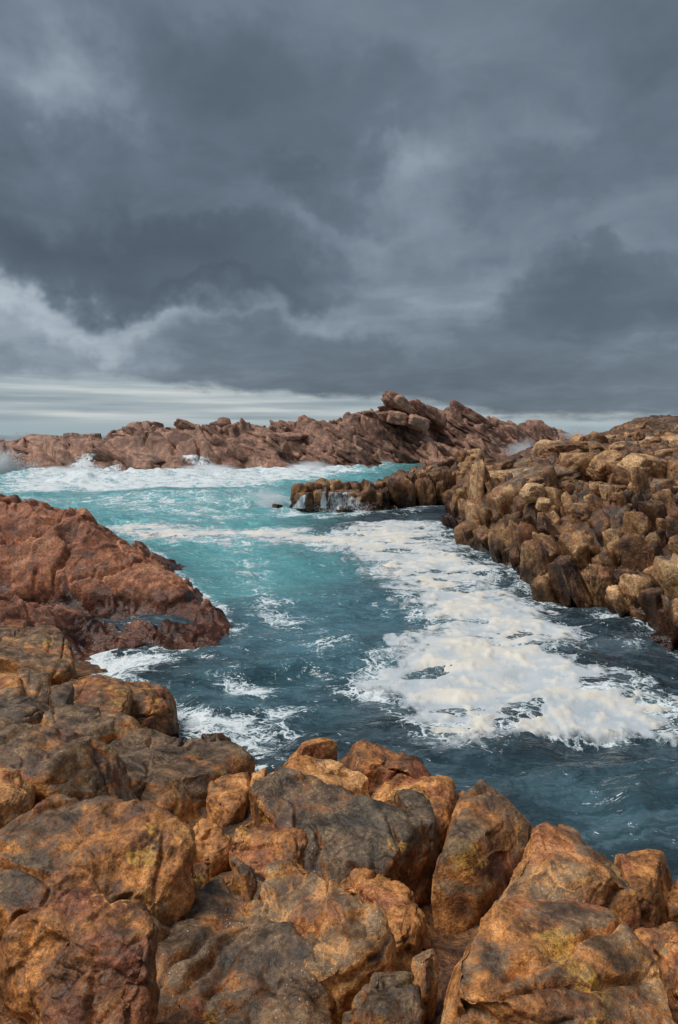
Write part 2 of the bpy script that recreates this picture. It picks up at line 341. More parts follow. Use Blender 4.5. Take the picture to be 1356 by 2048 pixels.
def boulder(name, label, outline, z, H, tilt=(0, 0), e=.38, skirt=None, seed=1, amp=1.0, planes=3, mat='near', stain=0.0, tone=0.0, cat='boulder', parent=None, fit=True, dens=1.0, group=None, y_min=.35):
    H = H * .74; planes = planes + 4
    o2 = smooth_poly(outline, 2); om = (o2.max(0) + o2.min(0)) / 2; o2 = om + (o2 - om) * np.array([1.08, 1.02]) + np.where(o2[:, 1:2] > om[1], np.array([[0, 14.0]]), 0); tb = (o2[:, 0].min(), o2[:, 0].max(), o2[:, 1].min())
    W = np.stack([*Wz(o2[:, 0], o2[:, 1], z).T], -1); c = W[:, :2].mean(0)
    for _ in range(2):                                            # the outline lies on a tilted plane
        r = ray(o2[:, 0], o2[:, 1]); k = (z - HC - tilt[0] * c[0] - tilt[1] * c[1]) / (r[:, 2] - tilt[0] * r[:, 0] - tilt[1] * r[:, 1])
        W = r * k[:, None]; c = (W[:, :2].max(0) + W[:, :2].min(0)) / 2
    poly = W[:, :2].copy(); size = math.sqrt(np.ptp(poly[:, 0]) * np.ptp(poly[:, 1])); sk = skirt if skirt is not None else max(.35, .5 * size)
    if fit:                                                       # trim the footprint until the rounded top fills the outline
        near0 = poly[:, 1].min()
        for it in range(7):
            c = (poly.max(0) + poly.min(0)) / 2
            P = boulder_verts(poly, c, z, H, tilt, e, sk, 40, 26, seed, amp, planes, False)[:20] + np.array([c[0], c[1], z])
            qx, qy = proj(P); ex = (tb[0] - qx.min(), tb[1] - qx.max(), tb[2] - qy.min()); dist = c[1]
            kx = dist / FPX; poly[:, 0] += (ex[0] + ex[1]) / 2 * kx * 1.0
            gw = np.ptp(poly[:, 0]); s = np.clip((gw + (ex[1] - ex[0]) * kx) / gw, .8, 1.25); mx = (poly[:, 0].max() + poly[:, 0].min()) / 2; poly[:, 0] = mx + (poly[:, 0] - mx) * s
            gl = np.ptp(poly[:, 1]); dy = -ex[2] / FPX * dist * 1.6; s = np.clip((gl + dy) / gl, .75, 1.2)
            if gl * s < y_min * gw: s = y_min * gw / gl
            poly[:, 1] = near0 + (poly[:, 1] - near0) * s
            if gl * s <= y_min * gw * 1.001: poly[:, 1] += dy * .5; near0 = poly[:, 1].min()
        c = (poly.max(0) + poly.min(0)) / 2
    gw = np.ptp(poly[:, 0]) / c[1] * FPX * .5
    NA = int(np.clip(gw * 1.55 * dens, 48, 300)); NR = int(NA * .46)
    P = boulder_verts(poly, c, z, H, tilt, e, sk, NA, NR, seed, amp, planes, True)
    base = P[..., 2].min(); P = P - np.array([0, 0, base])
    V = P.reshape(-1, 3); F = grid_faces(NR, NA, True)[:, ::-1]
    loc = (c[0], c[1], z + base)
    o = link(name, mesh(name, V, F), M[mat], parent, loc, stain=stain, tone=tone)
    if label: o['label'] = label; o['category'] = cat
    if group: o['group'] = group
    tops.append((c[0], c[1], z, size))
    return o
tops = []
G = 'boulders of the near shore'
NEAR = [
 # name, label, outline, plane z, dome height, tilt, options
 ('boulder', 'largest knobbly orange-brown boulder, lying beside the wide crack at the picture edge', [(45,1655),(105,1605),(180,1598),(250,1622),(310,1640),(378,1652),(364,1700),(352,1745),(330,1795),(290,1850),(200,1845),(20,1850),(-30,1760),(0,1690)], 2.78, .30, (0,.0), dict(seed=21, planes=2, amp=1.15, stain=-.02)),
 ('boulder', 'big rounded reddish pitted boulder in the bottom corner below the largest knobbly one', [(2,1840),(40,1800),(120,1788),(200,1798),(280,1830),(302,1865),(287,1910),(262,1985),(228,2060),(180,2100),(80,2100),(50,2010),(12,1940)], 2.98, .26, (0,.0), dict(seed=22, planes=1, amp=1.0, stain=-.16, tone=.04)),
 ('boulder', 'long dark-topped boulder with an orange underside at the picture edge', [(-60,1440),(0,1447),(60,1462),(150,1500),(215,1528),(260,1552),(262,1578),(230,1612),(130,1618),(50,1590),(-60,1580)], 2.25, .36, (-.05,.0), dict(seed=23, planes=2, amp=.8, stain=.12)),
 ('boulder', 'reddish rounded boulder half out of the picture under the long dark one', [(-70,1540),(0,1532),(46,1562),(62,1620),(20,1672),(-70,1700)], 2.45, .2, (0,0), dict(seed=24, amp=1.0, stain=-.1)),
 ('boulder', 'broad smooth grey slab boulder sloping down to the cove', [(170,1500),(265,1480),(300,1464),(345,1460),(430,1493),(500,1540),(440,1562),(430,1595),(392,1640),(355,1660),(280,1640),(250,1580)], 1.75, .36, (-.10,-.06), dict(seed=25, planes=1, amp=.6, stain=.16)),
 ('boulder', 'grey rounded boulder between the grey slab boulder and the red cove rock', [(62,1455),(85,1430),(130,1414),(205,1419),(272,1450),(276,1480),(210,1502),(150,1505),(70,1480)], 1.62, .30, (0,.0), dict(seed=26, planes=1, amp=.6, stain=.16, tone=.05)),
 ('boulder', 'dark olive boulder wedged behind the long dark-topped one', [(-40,1425),(0,1417),(50,1398),(110,1394),(124,1413),(80,1442),(37,1470),(-40,1470)], 1.6, .26, (0,0), dict(seed=27, planes=2, amp=.7, stain=.2)),
 ('boulder', 'brown rounded boulder at the picture edge above a dark gap', [(-40,1345),(0,1350),(36,1358),(50,1395),(20,1420),(-40,1430)], 1.25, .26, (0,0), dict(seed=28, planes=1, amp=.6, stain=.02)),
 ('boulder', 'blocky olive-brown boulder beside the red rock of the cove', [(28,1345),(66,1335),(100,1350),(101,1391),(60,1408),(47,1380)], 1.15, .32, (0,0), dict(seed=29, planes=3, amp=.6, stain=.06)),
 ('boulder', 'small smooth slate-grey boulder tucked behind the red cove rock', [(100,1364),(136,1376),(148,1391),(130,1412),(101,1402)], 1.25, .2, (0,0), dict(seed=30, planes=1, amp=.5, stain=.35)),
 ('boulder', 'red rock at the cove edge with a low flat shoulder', [(102,1353),(184,1350),(236,1358),(262,1380),(250,1420),(206,1432),(147,1405)], .75, .30, (-.04,0), dict(seed=31, planes=2, amp=.7, stain=-.05, tone=-.02)),
 ('boulder', 'red-brown rock with crusted foot reaching into the cove foam', [(236,1360),(280,1368),(320,1385),(356,1404),(343,1420),(306,1438),(258,1456),(216,1436),(222,1390)], .30, .42, (-.10,0), dict(seed=32, planes=2, amp=.8, stain=-.02, tone=-.04, skirt=.9)),
 ('boulder', 'wet sloping brown rock beside the trickle into the cove', [(-60,1250),(0,1254),(66,1266),(107,1285),(146,1321),(122,1352),(55,1352),(-60,1360)], .75, .42, (-.08,0), dict(seed=33, planes=1, amp=.6, stain=.06, skirt=1.0)),
 ('boulder', 'small dark wet rock awash in the cove foam', [(402,1485),(415,1470),(440,1462),(462,1470),(466,1488),(440,1496),(412,1498)], .02, .22, (0,0), dict(seed=34, planes=2, amp=1.1, stain=.02, tone=-.05, skirt=.5)),
 # ridge of rocks in the middle
 ('boulder', 'orange block at the back of the middle mound, nearest the open channel', [(566,1505),(586,1476),(640,1480),(668,1488),(670,1515),(610,1528)], 2.1, .26, (0,0), dict(seed=41, planes=3, amp=.5, stain=-.2, tone=-.02)),
 ('boulder', 'long orange ledge falling along the water side of the middle mound', [(660,1490),(690,1480),(740,1497),(800,1530),(865,1553),(905,1585),(860,1600),(760,1570),(664,1525)], 2.18, .24, (-.12,0), dict(seed=42, planes=2, amp=.6, stain=-.2, tone=.0)),
 ('boulder', 'smooth orange plank-shaped rock lying across the middle mound', [(546,1524),(590,1511),(665,1529),(722,1555),(738,1592),(690,1604),(600,1580),(548,1545)], 2.32, .17, (-.08,0), dict(seed=43, planes=2, amp=.5, stain=-.18, tone=.02)),
 ('boulder', 'rounded orange shoulder rock with a hollow beside the deep crack', [(728,1568),(760,1555),(830,1558),(882,1566),(906,1592),(910,1632),(892,1685),(868,1712),(840,1712),(800,1670),(740,1620)], 2.26, .27, (-.02,0), dict(seed=44, planes=1, amp=.8, stain=-.14, tone=.03)),
 ('stone', 'dark narrow stone leaning on the orange shoulder rock', [(788,1582),(826,1588),(872,1638),(870,1690),(850,1702),(815,1650)], 2.52, .10, (0,0), dict(seed=45, planes=2, amp=.5, stain=.2, skirt=.15)),
 ('boulder', 'great dark-topped boulder in the middle mound beside the deep crack', [(520,1552),(545,1543),(600,1558),(690,1588),(780,1624),(842,1672),(860,1715),(858,1770),(846,1830),(790,1830),(700,1790),(620,1730),(570,1660),(532,1600)], 2.42, .30, (-.06,.05), dict(seed=46, planes=4, amp=.55, stain=.11)),
 ('boulder', 'low rounded orange rock under the great dark-topped boulder', [(462,1692),(500,1662),(540,1648),(600,1654),(638,1690),(625,1730),(560,1740),(480,1735)], 2.42, .15, (0,0), dict(seed=47, planes=1, amp=.8, stain=-.12, tone=.0)),
 ('stone', 'dark thumb-shaped stone standing between two boulders', [(462,1728),(480,1713),(530,1738),(537,1790),(516,1814),(486,1795)], 2.55, .16, (0,0), dict(seed=48, planes=3, amp=.6, stain=.16)),
 ('boulder', 'tan-faced rugged boulder in the middle of the near shore', [(545,1775),(562,1742),(600,1734),(660,1744),(722,1776),(770,1830),(778,1885),(750,1950),(700,2010),(620,1990),(540,1910),(528,1845)], 2.58, .30, (0,.06), dict(seed=49, planes=3, amp=.95, stain=.03, tone=.03)),
 ('boulder', 'low wide dark olive boulder face at the very bottom beside the wide crack', [(432,1765),(470,1790),(530,1850),(620,1960),(720,2100),(225,2100),(245,2040),(305,1915),(362,1838)], 2.50, .17, (.02,.02), dict(seed=50, planes=4, amp=.9, stain=.07, tone=-.05)),
 ('boulder', 'curved reddish ledge between the two big middle boulders', [(640,1742),(720,1737),(762,1757),(785,1775),(848,1832),(840,1870),(780,1850),(720,1790)], 2.42, .13, (-.05,0), dict(seed=51, planes=1, amp=.8, stain=-.12)),
 ('boulder', 'crumbly yellow-orange rock beside the deep crack', [(772,1805),(845,1835),(838,1880),(828,1925),(785,1935),(765,1870)], 2.46, .14, (0,0), dict(seed=52, planes=3, amp=1.1, stain=-.2, tone=.06)),
 ('stone', 'small narrow stone lodged at the foot of the deep crack', [(824,1905),(862,1893),(880,1937),(850,1990),(824,1970)], 2.6, .13, (0,0), dict(seed=53, planes=4, amp=.7, stain=.1)),
 ('boulder', 'dark slab with a rusty edge at the bottom beside the crack', [(700,1990),(752,1938),(828,1950),(842,2045),(840,2100),(690,2100)], 2.68, .12, (0,0), dict(seed=54, planes=4, amp=.8, stain=.16, tone=-.03)),
 # right of the deep crack
 ('boulder', 'grey-brown wedge-shaped block standing up against the water', [(950,1561),(1000,1575),(1043,1590),(1091,1632),(1072,1680),(1000,1760),(914,1828),(876,1828),(883,1761),(904,1660),(930,1583)], 2.32, .34, (.02,.16), dict(seed=61, planes=0, amp=.35, stain=.12, e=.4, skirt=.8)),
 ('boulder', 'peaked brown boulder behind the large orange one', [(1110,1654),(1146,1647),(1177,1667),(1204,1730),(1255,1812),(1275,1875),(1213,1900),(1100,1890),(966,1860),(986,1775),(1059,1700)], 2.62, .30, (.0,.05), dict(seed=62, planes=3, amp=.55, stain=.06, tone=.02)),
 ('boulder', 'large smooth orange boulder with a stepped notch near the bottom corner', [(1010,1797),(1070,1800),(1136,1812),(1213,1842),(1277,1880),(1308,1940),(1340,2120),(890,2120),(888,1945),(924,1876),(984,1824)], 2.98, .26, (0,0), dict(seed=63, planes=3, amp=.55, stain=-.04, tone=.05, e=.5)),
 ('boulder', 'smooth red-brown egg-shaped boulder above the dark water', [(1216,1718),(1255,1696),(1288,1704),(1328,1750),(1350,1813),(1352,1850),(1275,1875),(1248,1800)], 2.30, .30, (0,0), dict(seed=64, planes=0, amp=.4, stain=-.12, tone=-.05)),
 ('boulder', 'rust-red boulder cut by the picture edge beside the egg-shaped one', [(1335,1738),(1356,1728),(1430,1745),(1440,1820),(1350,1825)], 2.32, .24, (0,0), dict(seed=65, planes=2, amp=.7, stain=-.1)),
 ('boulder', 'small red slab under the egg-shaped boulder', [(1272,1866),(1300,1852),(1342,1848),(1420,1870),(1420,1920),(1300,1925)], 2.62, .13, (0,0), dict(seed=66, planes=3, amp=.8, stain=-.08, tone=-.03)),
 ('boulder', 'pitted ochre rock at the bottom corner beside the large orange boulder', [(1302,1905),(1340,1886),(1440,1890),(1440,2120),(1345,2120),(1322,1980)], 2.80, .2, (0,0), dict(seed=67, planes=2, amp=1.2, stain=.0, tone=.02)),
 # stones wedged in the cracks
 ('stone', 'orange wedge of rock in the crack beside the grey slab boulder', [(430,1562),(470,1545),(500,1542),(500,1600),(470,1640),(410,1640)], 2.02, .18, (0,0), dict(seed=71, planes=2, amp=.6, stain=-.14, tone=.02)),
 ('stone', 'knobbly ball-shaped ochre stone in the wide crack', [(382,1665),(404,1645),(432,1637),(465,1653),(462,1690),(428,1706),(390,1698)], 2.42, .14, (0,0), dict(seed=72, planes=1, amp=1.2, stain=-.12, tone=.05)),
 ('stone', 'small rounded orange stone at the head of the crack', [(500,1548),(518,1538),(534,1545),(526,1580),(504,1585)], 2.1, .14, (0,0), dict(seed=73, planes=1, amp=.6, stain=-.1)),
 ('stone', 'upright orange stone stuck in the wide crack', [(376,1765),(392,1721),(410,1716),(420,1730),(412,1765),(384,1805)], 2.52, .13, (0,0), dict(seed=74, planes=2, amp=.8, stain=-.2, tone=.05)),
 ('stone', 'slender yellowish stone low in the wide crack', [(308,1858),(330,1822),(362,1802),(358,1830),(322,1880)], 2.6, .10, (0,0), dict(seed=75, planes=2, amp=.9, stain=-.2, tone=.06)),
 ('stone', 'flat ochre stone between the ball-shaped stone and the low orange rock', [(460,1692),(480,1665),(516,1638),(520,1660),(490,1695)], 2.46, .09, (0,0), dict(seed=76, planes=2, amp=.8, stain=-.16, tone=.05)),
 ('stone', 'little brown stone in the notch behind the wedge-shaped block', [(905,1590),(920,1583),(934,1590),(926,1622),(908,1625)], 2.2, .12, (0,0), dict(seed=77, planes=1, amp=.6, stain=-.05, tone=-.03)),
 ('stone', 'orange crumb of rock on the flank of the knobbly boulder', [(330,1745),(350,1700),(372,1690),(372,1720),(350,1780)], 2.66, .10, (0,0), dict(seed=78, planes=2, amp=1.0, stain=-.2, tone=.03)),
]
for nm, lab, ol, z, H, tl, kw in NEAR:
    boulder(nm, lab, ol, z, H, tl, cat=nm, **kw)

# bedrock under the near boulders, running down into the cove and the channel
pts = [(x, y, z - .07 - .08 * s) for x, y, z, s in tops]
for px, py, z in [(300,1475,-.3),(400,1500,-.35),(500,1540,-.45),(370,1425,-.4),(200,1330,-.25),(300,1300,-.5),(560,1520,-.9),(450,1440,-.35),(430,1432,-.06),(540,1460,-.9),(150,1325,-.1),(420,1360,-.9),(60,1250,-.1),(0,1235,.0),(120,1262,-.12),(640,1440,-1.2),(250,1290,-.4)]:
    pts.append(tuple(Wz(px, py, z)))
for px, py, z in [(868,1790,1.95),(884,1860,2.05),(866,1950,2.2),(872,2030,2.3),(415,1640,1.75),(375,1745,2.0),(330,1850,2.15),(270,1980,2.3)]:   # the open cracks
    pts.append(tuple(Wz(px, py, z)))
for px, d0, z0 in [(600,5.9,2.1),(700,5.6,2.1),(800,5.1,2.1),(900,4.7,2.0),(1000,4.3,2.1),(1100,4.1,2.2),(1200,4.1,2.1),(1300,4.3,2.1),(1420,4.3,2.1),(1600,4.3,2.1)]:
    u = (px - CX) / FPX
    pts.append((u * (d0 + .7), d0 + .7, z0 - 1.0)); pts.append((u * (d0 + 1.8), d0 + 1.8, -.7)); pts.append((u * (d0 + 4), d0 + 4, -1.6))
for x in (-6, -3, 0, 3, 6): pts.append((x, .6, 3.3)); pts.append((x, 1.5, 2.75 if abs(x) < 2 else 2.9))
for y, z in [(4, 2.3), (6, 1.9), (8, 1.4), (10, 1.0), (13, .6)]: pts.append((-7.5 - y * .15, y, z))
near_ground = Relief(pts, .02)
xs = np.linspace(-9, 7, 260); ys = np.geomspace(.7, 18, 260); X, Y = np.meshgrid(xs, ys)
Z = near_ground(X, Y); Q = np.stack([X, Y, Z], -1).reshape(-1, 3)
Z = Z + (fbm(Q, 1.6, 4, .5, 3) * .10 + ridged(Q, 2.2, 3, .5, 5) * .05 - .05 + fbm(Q, 9, 3, .5, 4) * .012).reshape(Z.shape)
V = np.stack([X, Y, Z], -1).reshape(-1, 3); F = grid_faces(*X.shape); V, F, _ = sub_mesh(V, F, (V[F][..., 2].max(1) > -1.5))
link('ground_bedrock', mesh('ground_bedrock', V, F), M['shelf'], kind='structure', stain=0.0, tone=0.0)

# ------------------------------------------------------------------ jointed rock: pieces shared between the far outcrops
def rock_proto(seed, sub=4, chamfers=6, k=16, amp=.06, crack=.06):
    bm = bmesh.new(); bmesh.ops.create_icosphere(bm, subdivisions=sub, radius=1.0)
    Dv = np.array([v.co[:] for v in bm.verts]); Fv = np.array([[v.index for v in f.verts] for f in bm.faces]); bm.free()
    Dv /= np.linalg.norm(Dv, axis=1)[:, None]
    rs = np.random.RandomState(seed); Nn = []; h = []
    for ax in range(3):                                           # three joint sets, each broken a little out of true
        for sg in (-1, 1):
            v = np.zeros(3); v[ax] = sg; v += rs.normal(0, .17, 3); Nn.append(v / np.linalg.norm(v)); h.append(rs.uniform(.60, .90))
    for _ in range(chamfers):
        v = rs.normal(size=3); Nn.append(v / np.linalg.norm(v)); h.append(rs.uniform(.78, 1.05))
    Nn = np.array(Nn); h = np.array(h)
    r = (np.maximum(Dv @ Nn.T, 0) / h) ** k; r = (r.sum(1) + .04) ** (-1 / k)
    P = Dv * r[:, None]
    wq = P + .3 * np.stack([fbm(P, 1.5, 2, .5, seed + 5 + j) for j in range(3)], -1)
    d = fbm(P, 1.2, 3, .5, seed) * amp * 1.5 + (ridged(wq, 1.6, 3, .55, seed + 1) - .6) * amp * .75 + fbm(P, 6, 3, .6, seed + 2) * amp * .45
    fz, fg_ = facets(wq, 1.3, (seed + 3) % 11, .5); d = d + fz * amp * 2.4 * sstep(fg_, 0, .06)
    f1, f2, _c = worley(wq, 1.0, seed % 11); d = d - np.exp(-((f2 - f1) / .035) ** 2) * crack
    for j in range(2):
        v = rs.normal(size=3); v /= np.linalg.norm(v); g_ = np.abs(P @ v - rs.uniform(-.5, .5) + .15 * fbm(P, 1.4, 2, .5, seed + 12 + j)); d = d - np.exp(-(g_ / .028) ** 2) * crack * 1.2
    return mesh('rock', P + Dv * d[:, None], Fv)
PROTO_N = [rock_proto(100 + i, 5 if i < 6 else 4, 2 + i % 4, 26 + (i % 5) * 9, .030 + .012 * (i % 3), .07) for i in range(24)]     # seen at 15 to 45 m
PROTO_F = [rock_proto(200 + i, 4, 2 + i % 4, 26 + (i % 4) * 9, .04, .07) for i in range(14)]     # seen farther off
def in_poly(x, y, poly):
    ins = False; m = len(poly)
    for k in range(m):
        ax, ay = poly[k]; bx, by = poly[(k + 1) % m]
        if (ay > y) != (by > y) and x < (bx - ax) * (y - ay) / (by - ay) + ax: ins = not ins
    return ins
def piece(parent, protos, P, size, rot, scl, mat, rs, name='rock', stain=0.0, tone=0.0):
    me = protos[rs.randint(len(protos))]
    if me.materials and me.materials[0] != M[mat]:
        key = me.name.split('.')[0] + mat + str(protos.index(me)) + str(id(protos))
        if key not in VAR: c = me.copy(); c.materials.clear(); c.materials.append(M[mat]); VAR[key] = c
        me = VAR[key]
    o = link(name, me, M[mat], parent); o.location = Vector(P) - (parent.location if parent else Vector())
    o.rotation_euler = rot; o.scale = [size * s for s in scl]; o['stain'] = stain; o['tone'] = tone
    return o
VAR = {}
def scatter(parent, relief, poly, n, size, dr, orient, protos, mat, seed, sink=.3, pack=.52, name='rock'):
    rs = np.random.RandomState(seed); pl = np.array(poly); lo, hi = pl.min(0), pl.max(0); pts = []
    for _ in range(n * 40):
        if len(pts) >= n: break
        x, y = rs.uniform(lo, hi)
        if not in_poly(x, y, poly): continue
        a, b = size(x, y) if callable(size) else size; w = a * (b / a) ** (rs.rand() ** 1.4)
        if all((x - q[0]) ** 2 + ((y - q[1]) * 1.25) ** 2 > (pack * .5 * (w + q[2])) ** 2 for q in pts): pts.append((x, y, w))
    if not pts: return
    A = np.array(pts); P, ok = relief.hit(A[:, 0], A[:, 1], *dr)
    for (x, y, w), p, k in zip(pts, P, ok):
        if not k: continue
        s = w * p[1] / FPX * .5; rot, scl, tn = orient(x, y, rs)
        p = p + np.array([0, s * .25, -s * sink])
        piece(parent, protos, p, s, rot, scl, mat, rs, name, stain=rs.uniform(-.12, .16), tone=tn)
def ground_mesh(relief, x0, x1, y0, y1, nx, ny, noise, zmin=-1.2, geom=False):
    xs = np.linspace(x0, x1, nx); ys = np.geomspace(y0, y1, ny) if geom else np.linspace(y0, y1, ny)
    X, Y = np.meshgrid(xs, ys); Z = relief(X, Y); Q = np.stack([X, Y, Z], -1).reshape(-1, 3); Z = Z + noise(Q).reshape(Z.shape)
    V = np.stack([X, Y, Z], -1).reshape(-1, 3); F = grid_faces(ny, nx); V, F, _ = sub_mesh(V, F, V[F][..., 2].max(1) > zmin); return V, F
def hull(Q, amp, f, seed):
    w = Q + (.35 / f) * np.stack([fbm(Q, f, 2, .5, seed + j) for j in range(3)], -1); fz, gp = facets(w, f * 1.1, seed % 9, .7); f2z, g2 = facets(w, f * 2.6, seed % 7, .7)
    return fbm(Q, f * .7, 3, .5, seed) * amp * .6 + fz * amp * 1.3 * sstep(gp, .0, .08) - np.exp(-(gp / .06) ** 2) * amp * .45 + f2z * amp * .4 + fbm(Q, f * 5, 3, .5, seed + 4) * amp * .12

# ---- red promontory across the cove
c = []
for px, py in [(442,1250),(425,1262),(380,1285),(300,1292),(200,1300),(150,1300),(436,1222),(395,1185),(330,1130)]: c.append(tuple(Wz(px, py, -.05)))
for px, py in [(480,1250),(450,1290),(360,1320),(250,1315),(480,1200),(420,1150),(370,1100),(310,1060),(250,1035)]: c.append(tuple(Wz(px, py, -.9)))
for px, py, d in [(0,992,22.5),(40,1002,22.3),(90,1014,22.0),(150,1030,21.8),(195,1050,21.5),(240,1082,21.0),(290,1115,20.5),(340,1150,20.0),(390,1185,19.3),(430,1218,18.4),
                  (0,1100,19.3),(100,1110,19.2),(200,1130,19.0),(280,1165,18.8),(350,1200,18.4),(400,1230,17.9),
                  (0,1190,17.4),(100,1195,17.4),(200,1205,17.3),(280,1220,17.3),(330,1240,17.0),(390,1255,16.9),(280,1262,16.4),(200,1268,16.3),
                  (-80,970,22.7),(-160,950,23),(-160,1100,19.3),(-120,1190,17.4)]: c.append(tuple(Wd(px, py, d)))
for px, py in [(40,1240),(110,1246),(180,1244),(-60,1240),(60,1252)]: c.append(tuple(Wz(px, py, -.02)))
for x, y, z in [(-12,26,1.5),(-8,25.5,.8),(-5,23,-.6),(-3.5,20.5,-.9),(-12,31,-1),(-7,29,-1.2),(-15,24,3.0)]: c.append((x, y, z))
prom = Relief(c, .004)
def prom_noise(Q):
    w = Q * np.array([.8, 1.1, 1.3]); a = ridged(w + .5 * np.stack([fbm(Q, .7, 2, .5, 30 + j) for j in range(3)], -1), .55, 4, .55, 3)
    t1, t2, _c = worley(Q * np.array([1, .8, 1]), 1.35, 5); high = sstep(Q[:, 2], .9, 2.2) * sstep(-Q[:, 0], 5.6, 8.5)
    pits = -np.maximum(0, .62 - t1) * 1.1 * high
    wb = Q * np.array([.75, .8, 1.5]) + .30 * np.stack([fbm(Q, .8, 2, .5, 50 + j) for j in range(3)], -1); z1, g1 = facets(wb, .42, 2, .9); z2, g2 = facets(wb, 1.5, 4, .7); z3, g3 = facets(wb, 3.6, 6, .7)
    blk = z1 * .30 * sstep(g1, 0, .06) - np.exp(-(g1 / .028) ** 2) * .14 + z2 * .11 * sstep(g2, 0, .08) - np.exp(-(g2 / .05) ** 2) * .05 + z3 * .04
    return (a - .6) * .09 + fbm(Q, .45, 3, .5, 2) * .12 + pits * .6 + blk + (ridged(Q, 1.8, 3, .5, 7) - .6) * .03 + fbm(Q, 5.5, 3, .5, 8) * .014
xs = np.linspace(-14, -2.6, 390); ys = np.linspace(14.6, 27, 350); X, Y = np.meshgrid(xs, ys); Z = prom(X, Y); Q = np.stack([X, Y, Z], -1).reshape(-1, 3)
Z = (Z.ravel() + prom_noise(Q)); px, py = proj(np.stack([Q[:, 0], Q[:, 1], prom(Q[:, 0], Q[:, 1])], -1)); wob = fbm(Q, .8, 3, .5, 6)
joints = [[(-80,1225),(0,1205),(60,1192),(130,1170),(200,1160),(260,1130),(300,1118)],[(130,1170),(165,1195),(200,1226),(240,1240)],[(200,1160),(235,1200),(262,1215)],[(75,1140),(66,1190)],[(262,1215),(330,1222),(410,1240)]]
seg = np.full(len(Q), 1e9)
for jl in joints:
    for (ax, ay), (bx, by) in zip(jl[:-1], jl[1:]):
        A = Wd(ax, ay, 18.0); B = Wd(bx, by, 18.0)
        ex, ey = bx - ax, by - ay; t = np.clip(((px - ax) * ex + (py - ay) * ey) / (ex * ex + ey * ey), 0, 1)
        seg = np.minimum(seg, np.hypot(px - ax - t * ex, (py - ay - t * ey) * 1.0))
seg = np.abs(seg + wob * 6); Z = Z - .20 * np.exp(-(seg / 4.0) ** 2)
V = np.stack([X.ravel(), Y.ravel(), Z], -1); F = grid_faces(*X.shape)
L = empty('rock_promontory', (-8, 19, 0), label='rust-red rock promontory with a long joint and honeycombed crest across the cove', category='rock outcrop')
fx, fy = px[F].mean(1), py[F].mean(1); cell = np.zeros(len(F), int)
def above(poly, x, y): xp = [p[0] for p in poly]; yp = [p[1] for p in poly]; return y < np.interp(x, xp, yp)
main = above([(-400,1225)] + joints[0] + [(340,1140),(440,1190),(600,1200)], fx, fy); cell[~main] = 1
cell[~main & (fx > np.interp(fy, [1160,1170,1195,1226,1240], [125,130,165,200,240])) & (fy < 1242)] = 2
cell[~main & (fy > np.interp(fx, [180,262,330,410,500], [1252,1222,1222,1240,1250])) & (fx > 170)] = 3
cell[main & (fx > np.interp(fy, [990,1010,1080,1170], [80,90,130,130]))] = 4
zt = V[F][..., 2].max(1)
for k in range(5):
    keep = (cell == k) & (zt > -1.0)
    if keep.sum() < 50: continue
    v, f, _ = sub_mesh(V, F, keep); o = link('slab', mesh('slab', v - np.array([-8, 19, 0]), f), M['red'], L, stain=0.0, tone=0.0)
rs = np.random.RandomState(5)
for px_, py_, d_, s_, sc_, ro_ in [(165,1035,21.6,.42,(1,.8,1.2),(.2,-.5,.3)),(20,1003,22.2,.55,(1.1,.9,.9),(0,-.3,0)),(60,1016,22.1,.5,(1.2,.9,.8),(.3,-.2,1)),(105,1028,21.8,.42,(1.2,.9,.8),(0,.2,2)),(245,1083,21.0,.16,(1,1,.8),(0,0,0))]:
    P = Wd(px_, py_, d_); P[2] -= s_ * .45; o = piece(L, PROTO_N, P, s_, ro_, sc_, 'red', rs, 'knob', tone=-.04)

# ---- jumbled rock bank along the channel
c = []
for px, py in [(900,1035),(906,1060),(918,1082),(945,1102),(1000,1130),(1045,1172),(1090,1205),(1180,1230),(1260,1250),(1310,1275),(1356,1315),(1430,1370),(1560,1440)]: c.append(tuple(Wz(px, py, -.05)))
for px, py in [(875,1040),(890,1085),(930,1122),(980,1155),(1020,1195),(1075,1230),(1170,1255),(1240,1280),(1300,1320),(1356,1360),(1430,1420)]: c.append(tuple(Wz(px, py, -1.0)))
for px, py, d in [(930,985,38),(950,1000,34.5),(950,1050,31.2),(1000,1060,28.3),(1010,1000,31.5),(1040,950,37),(1060,905,47),(1100,1150,21.2),(1110,1080,24),(1120,1000,28.5),(1140,940,34),(1160,902,43),
                  (1200,1155,20.2),(1210,1080,22.3),(1220,1000,26),(1240,935,32),(1250,890,43),(1330,1205,16.8),(1330,1100,19.3),(1340,1000,23),(1340,935,29),(1340,888,42),
                  (1500,1250,15),(1500,1100,18),(1500,1000,21),(1500,900,32),(1340,856,60),(1260,862,66),(1205,872,72),(1140,892,60),(1080,894,54),(1170,890,62),(1500,840,60),
                  (980,935,47),(930,940,47)]: c.append(tuple(Wd(px, py, d)))
for px, d, z in [(940,56,1.0),(1020,62,1.0),(1100,66,.6),(1170,74,.8),(1230,88,1.5),(1300,84,2.5),(1500,84,3),(880,50,.2),(900,44,.2)]: c.append(((px - CX) / FPX * d, d, z))
bank = Relief(c, .004)
RB = empty('rock_bank', (12, 26, 0), label='long jumbled bank of brown jointed rocks lining the foamy channel', category='rock bank')
V, F = ground_mesh(bank, 4.5, 34, 13.5, 86, 300, 420, lambda Q: hull(Q, .55, .75, 4) * sstep(Q[:, 1], 12, 20) * (1 - .65 * sstep(Q[:, 1], 36, 55)) * sstep(Q[:, 2], -.1, .7) - .12 - .25 * (1 - sstep(Q[:, 2], .1, .5)), geom=True)
link('bedrock', mesh('bedrock', V - np.array([12, 26, 0]), F), M['bank'], RB, stain=.05, tone=-.14)
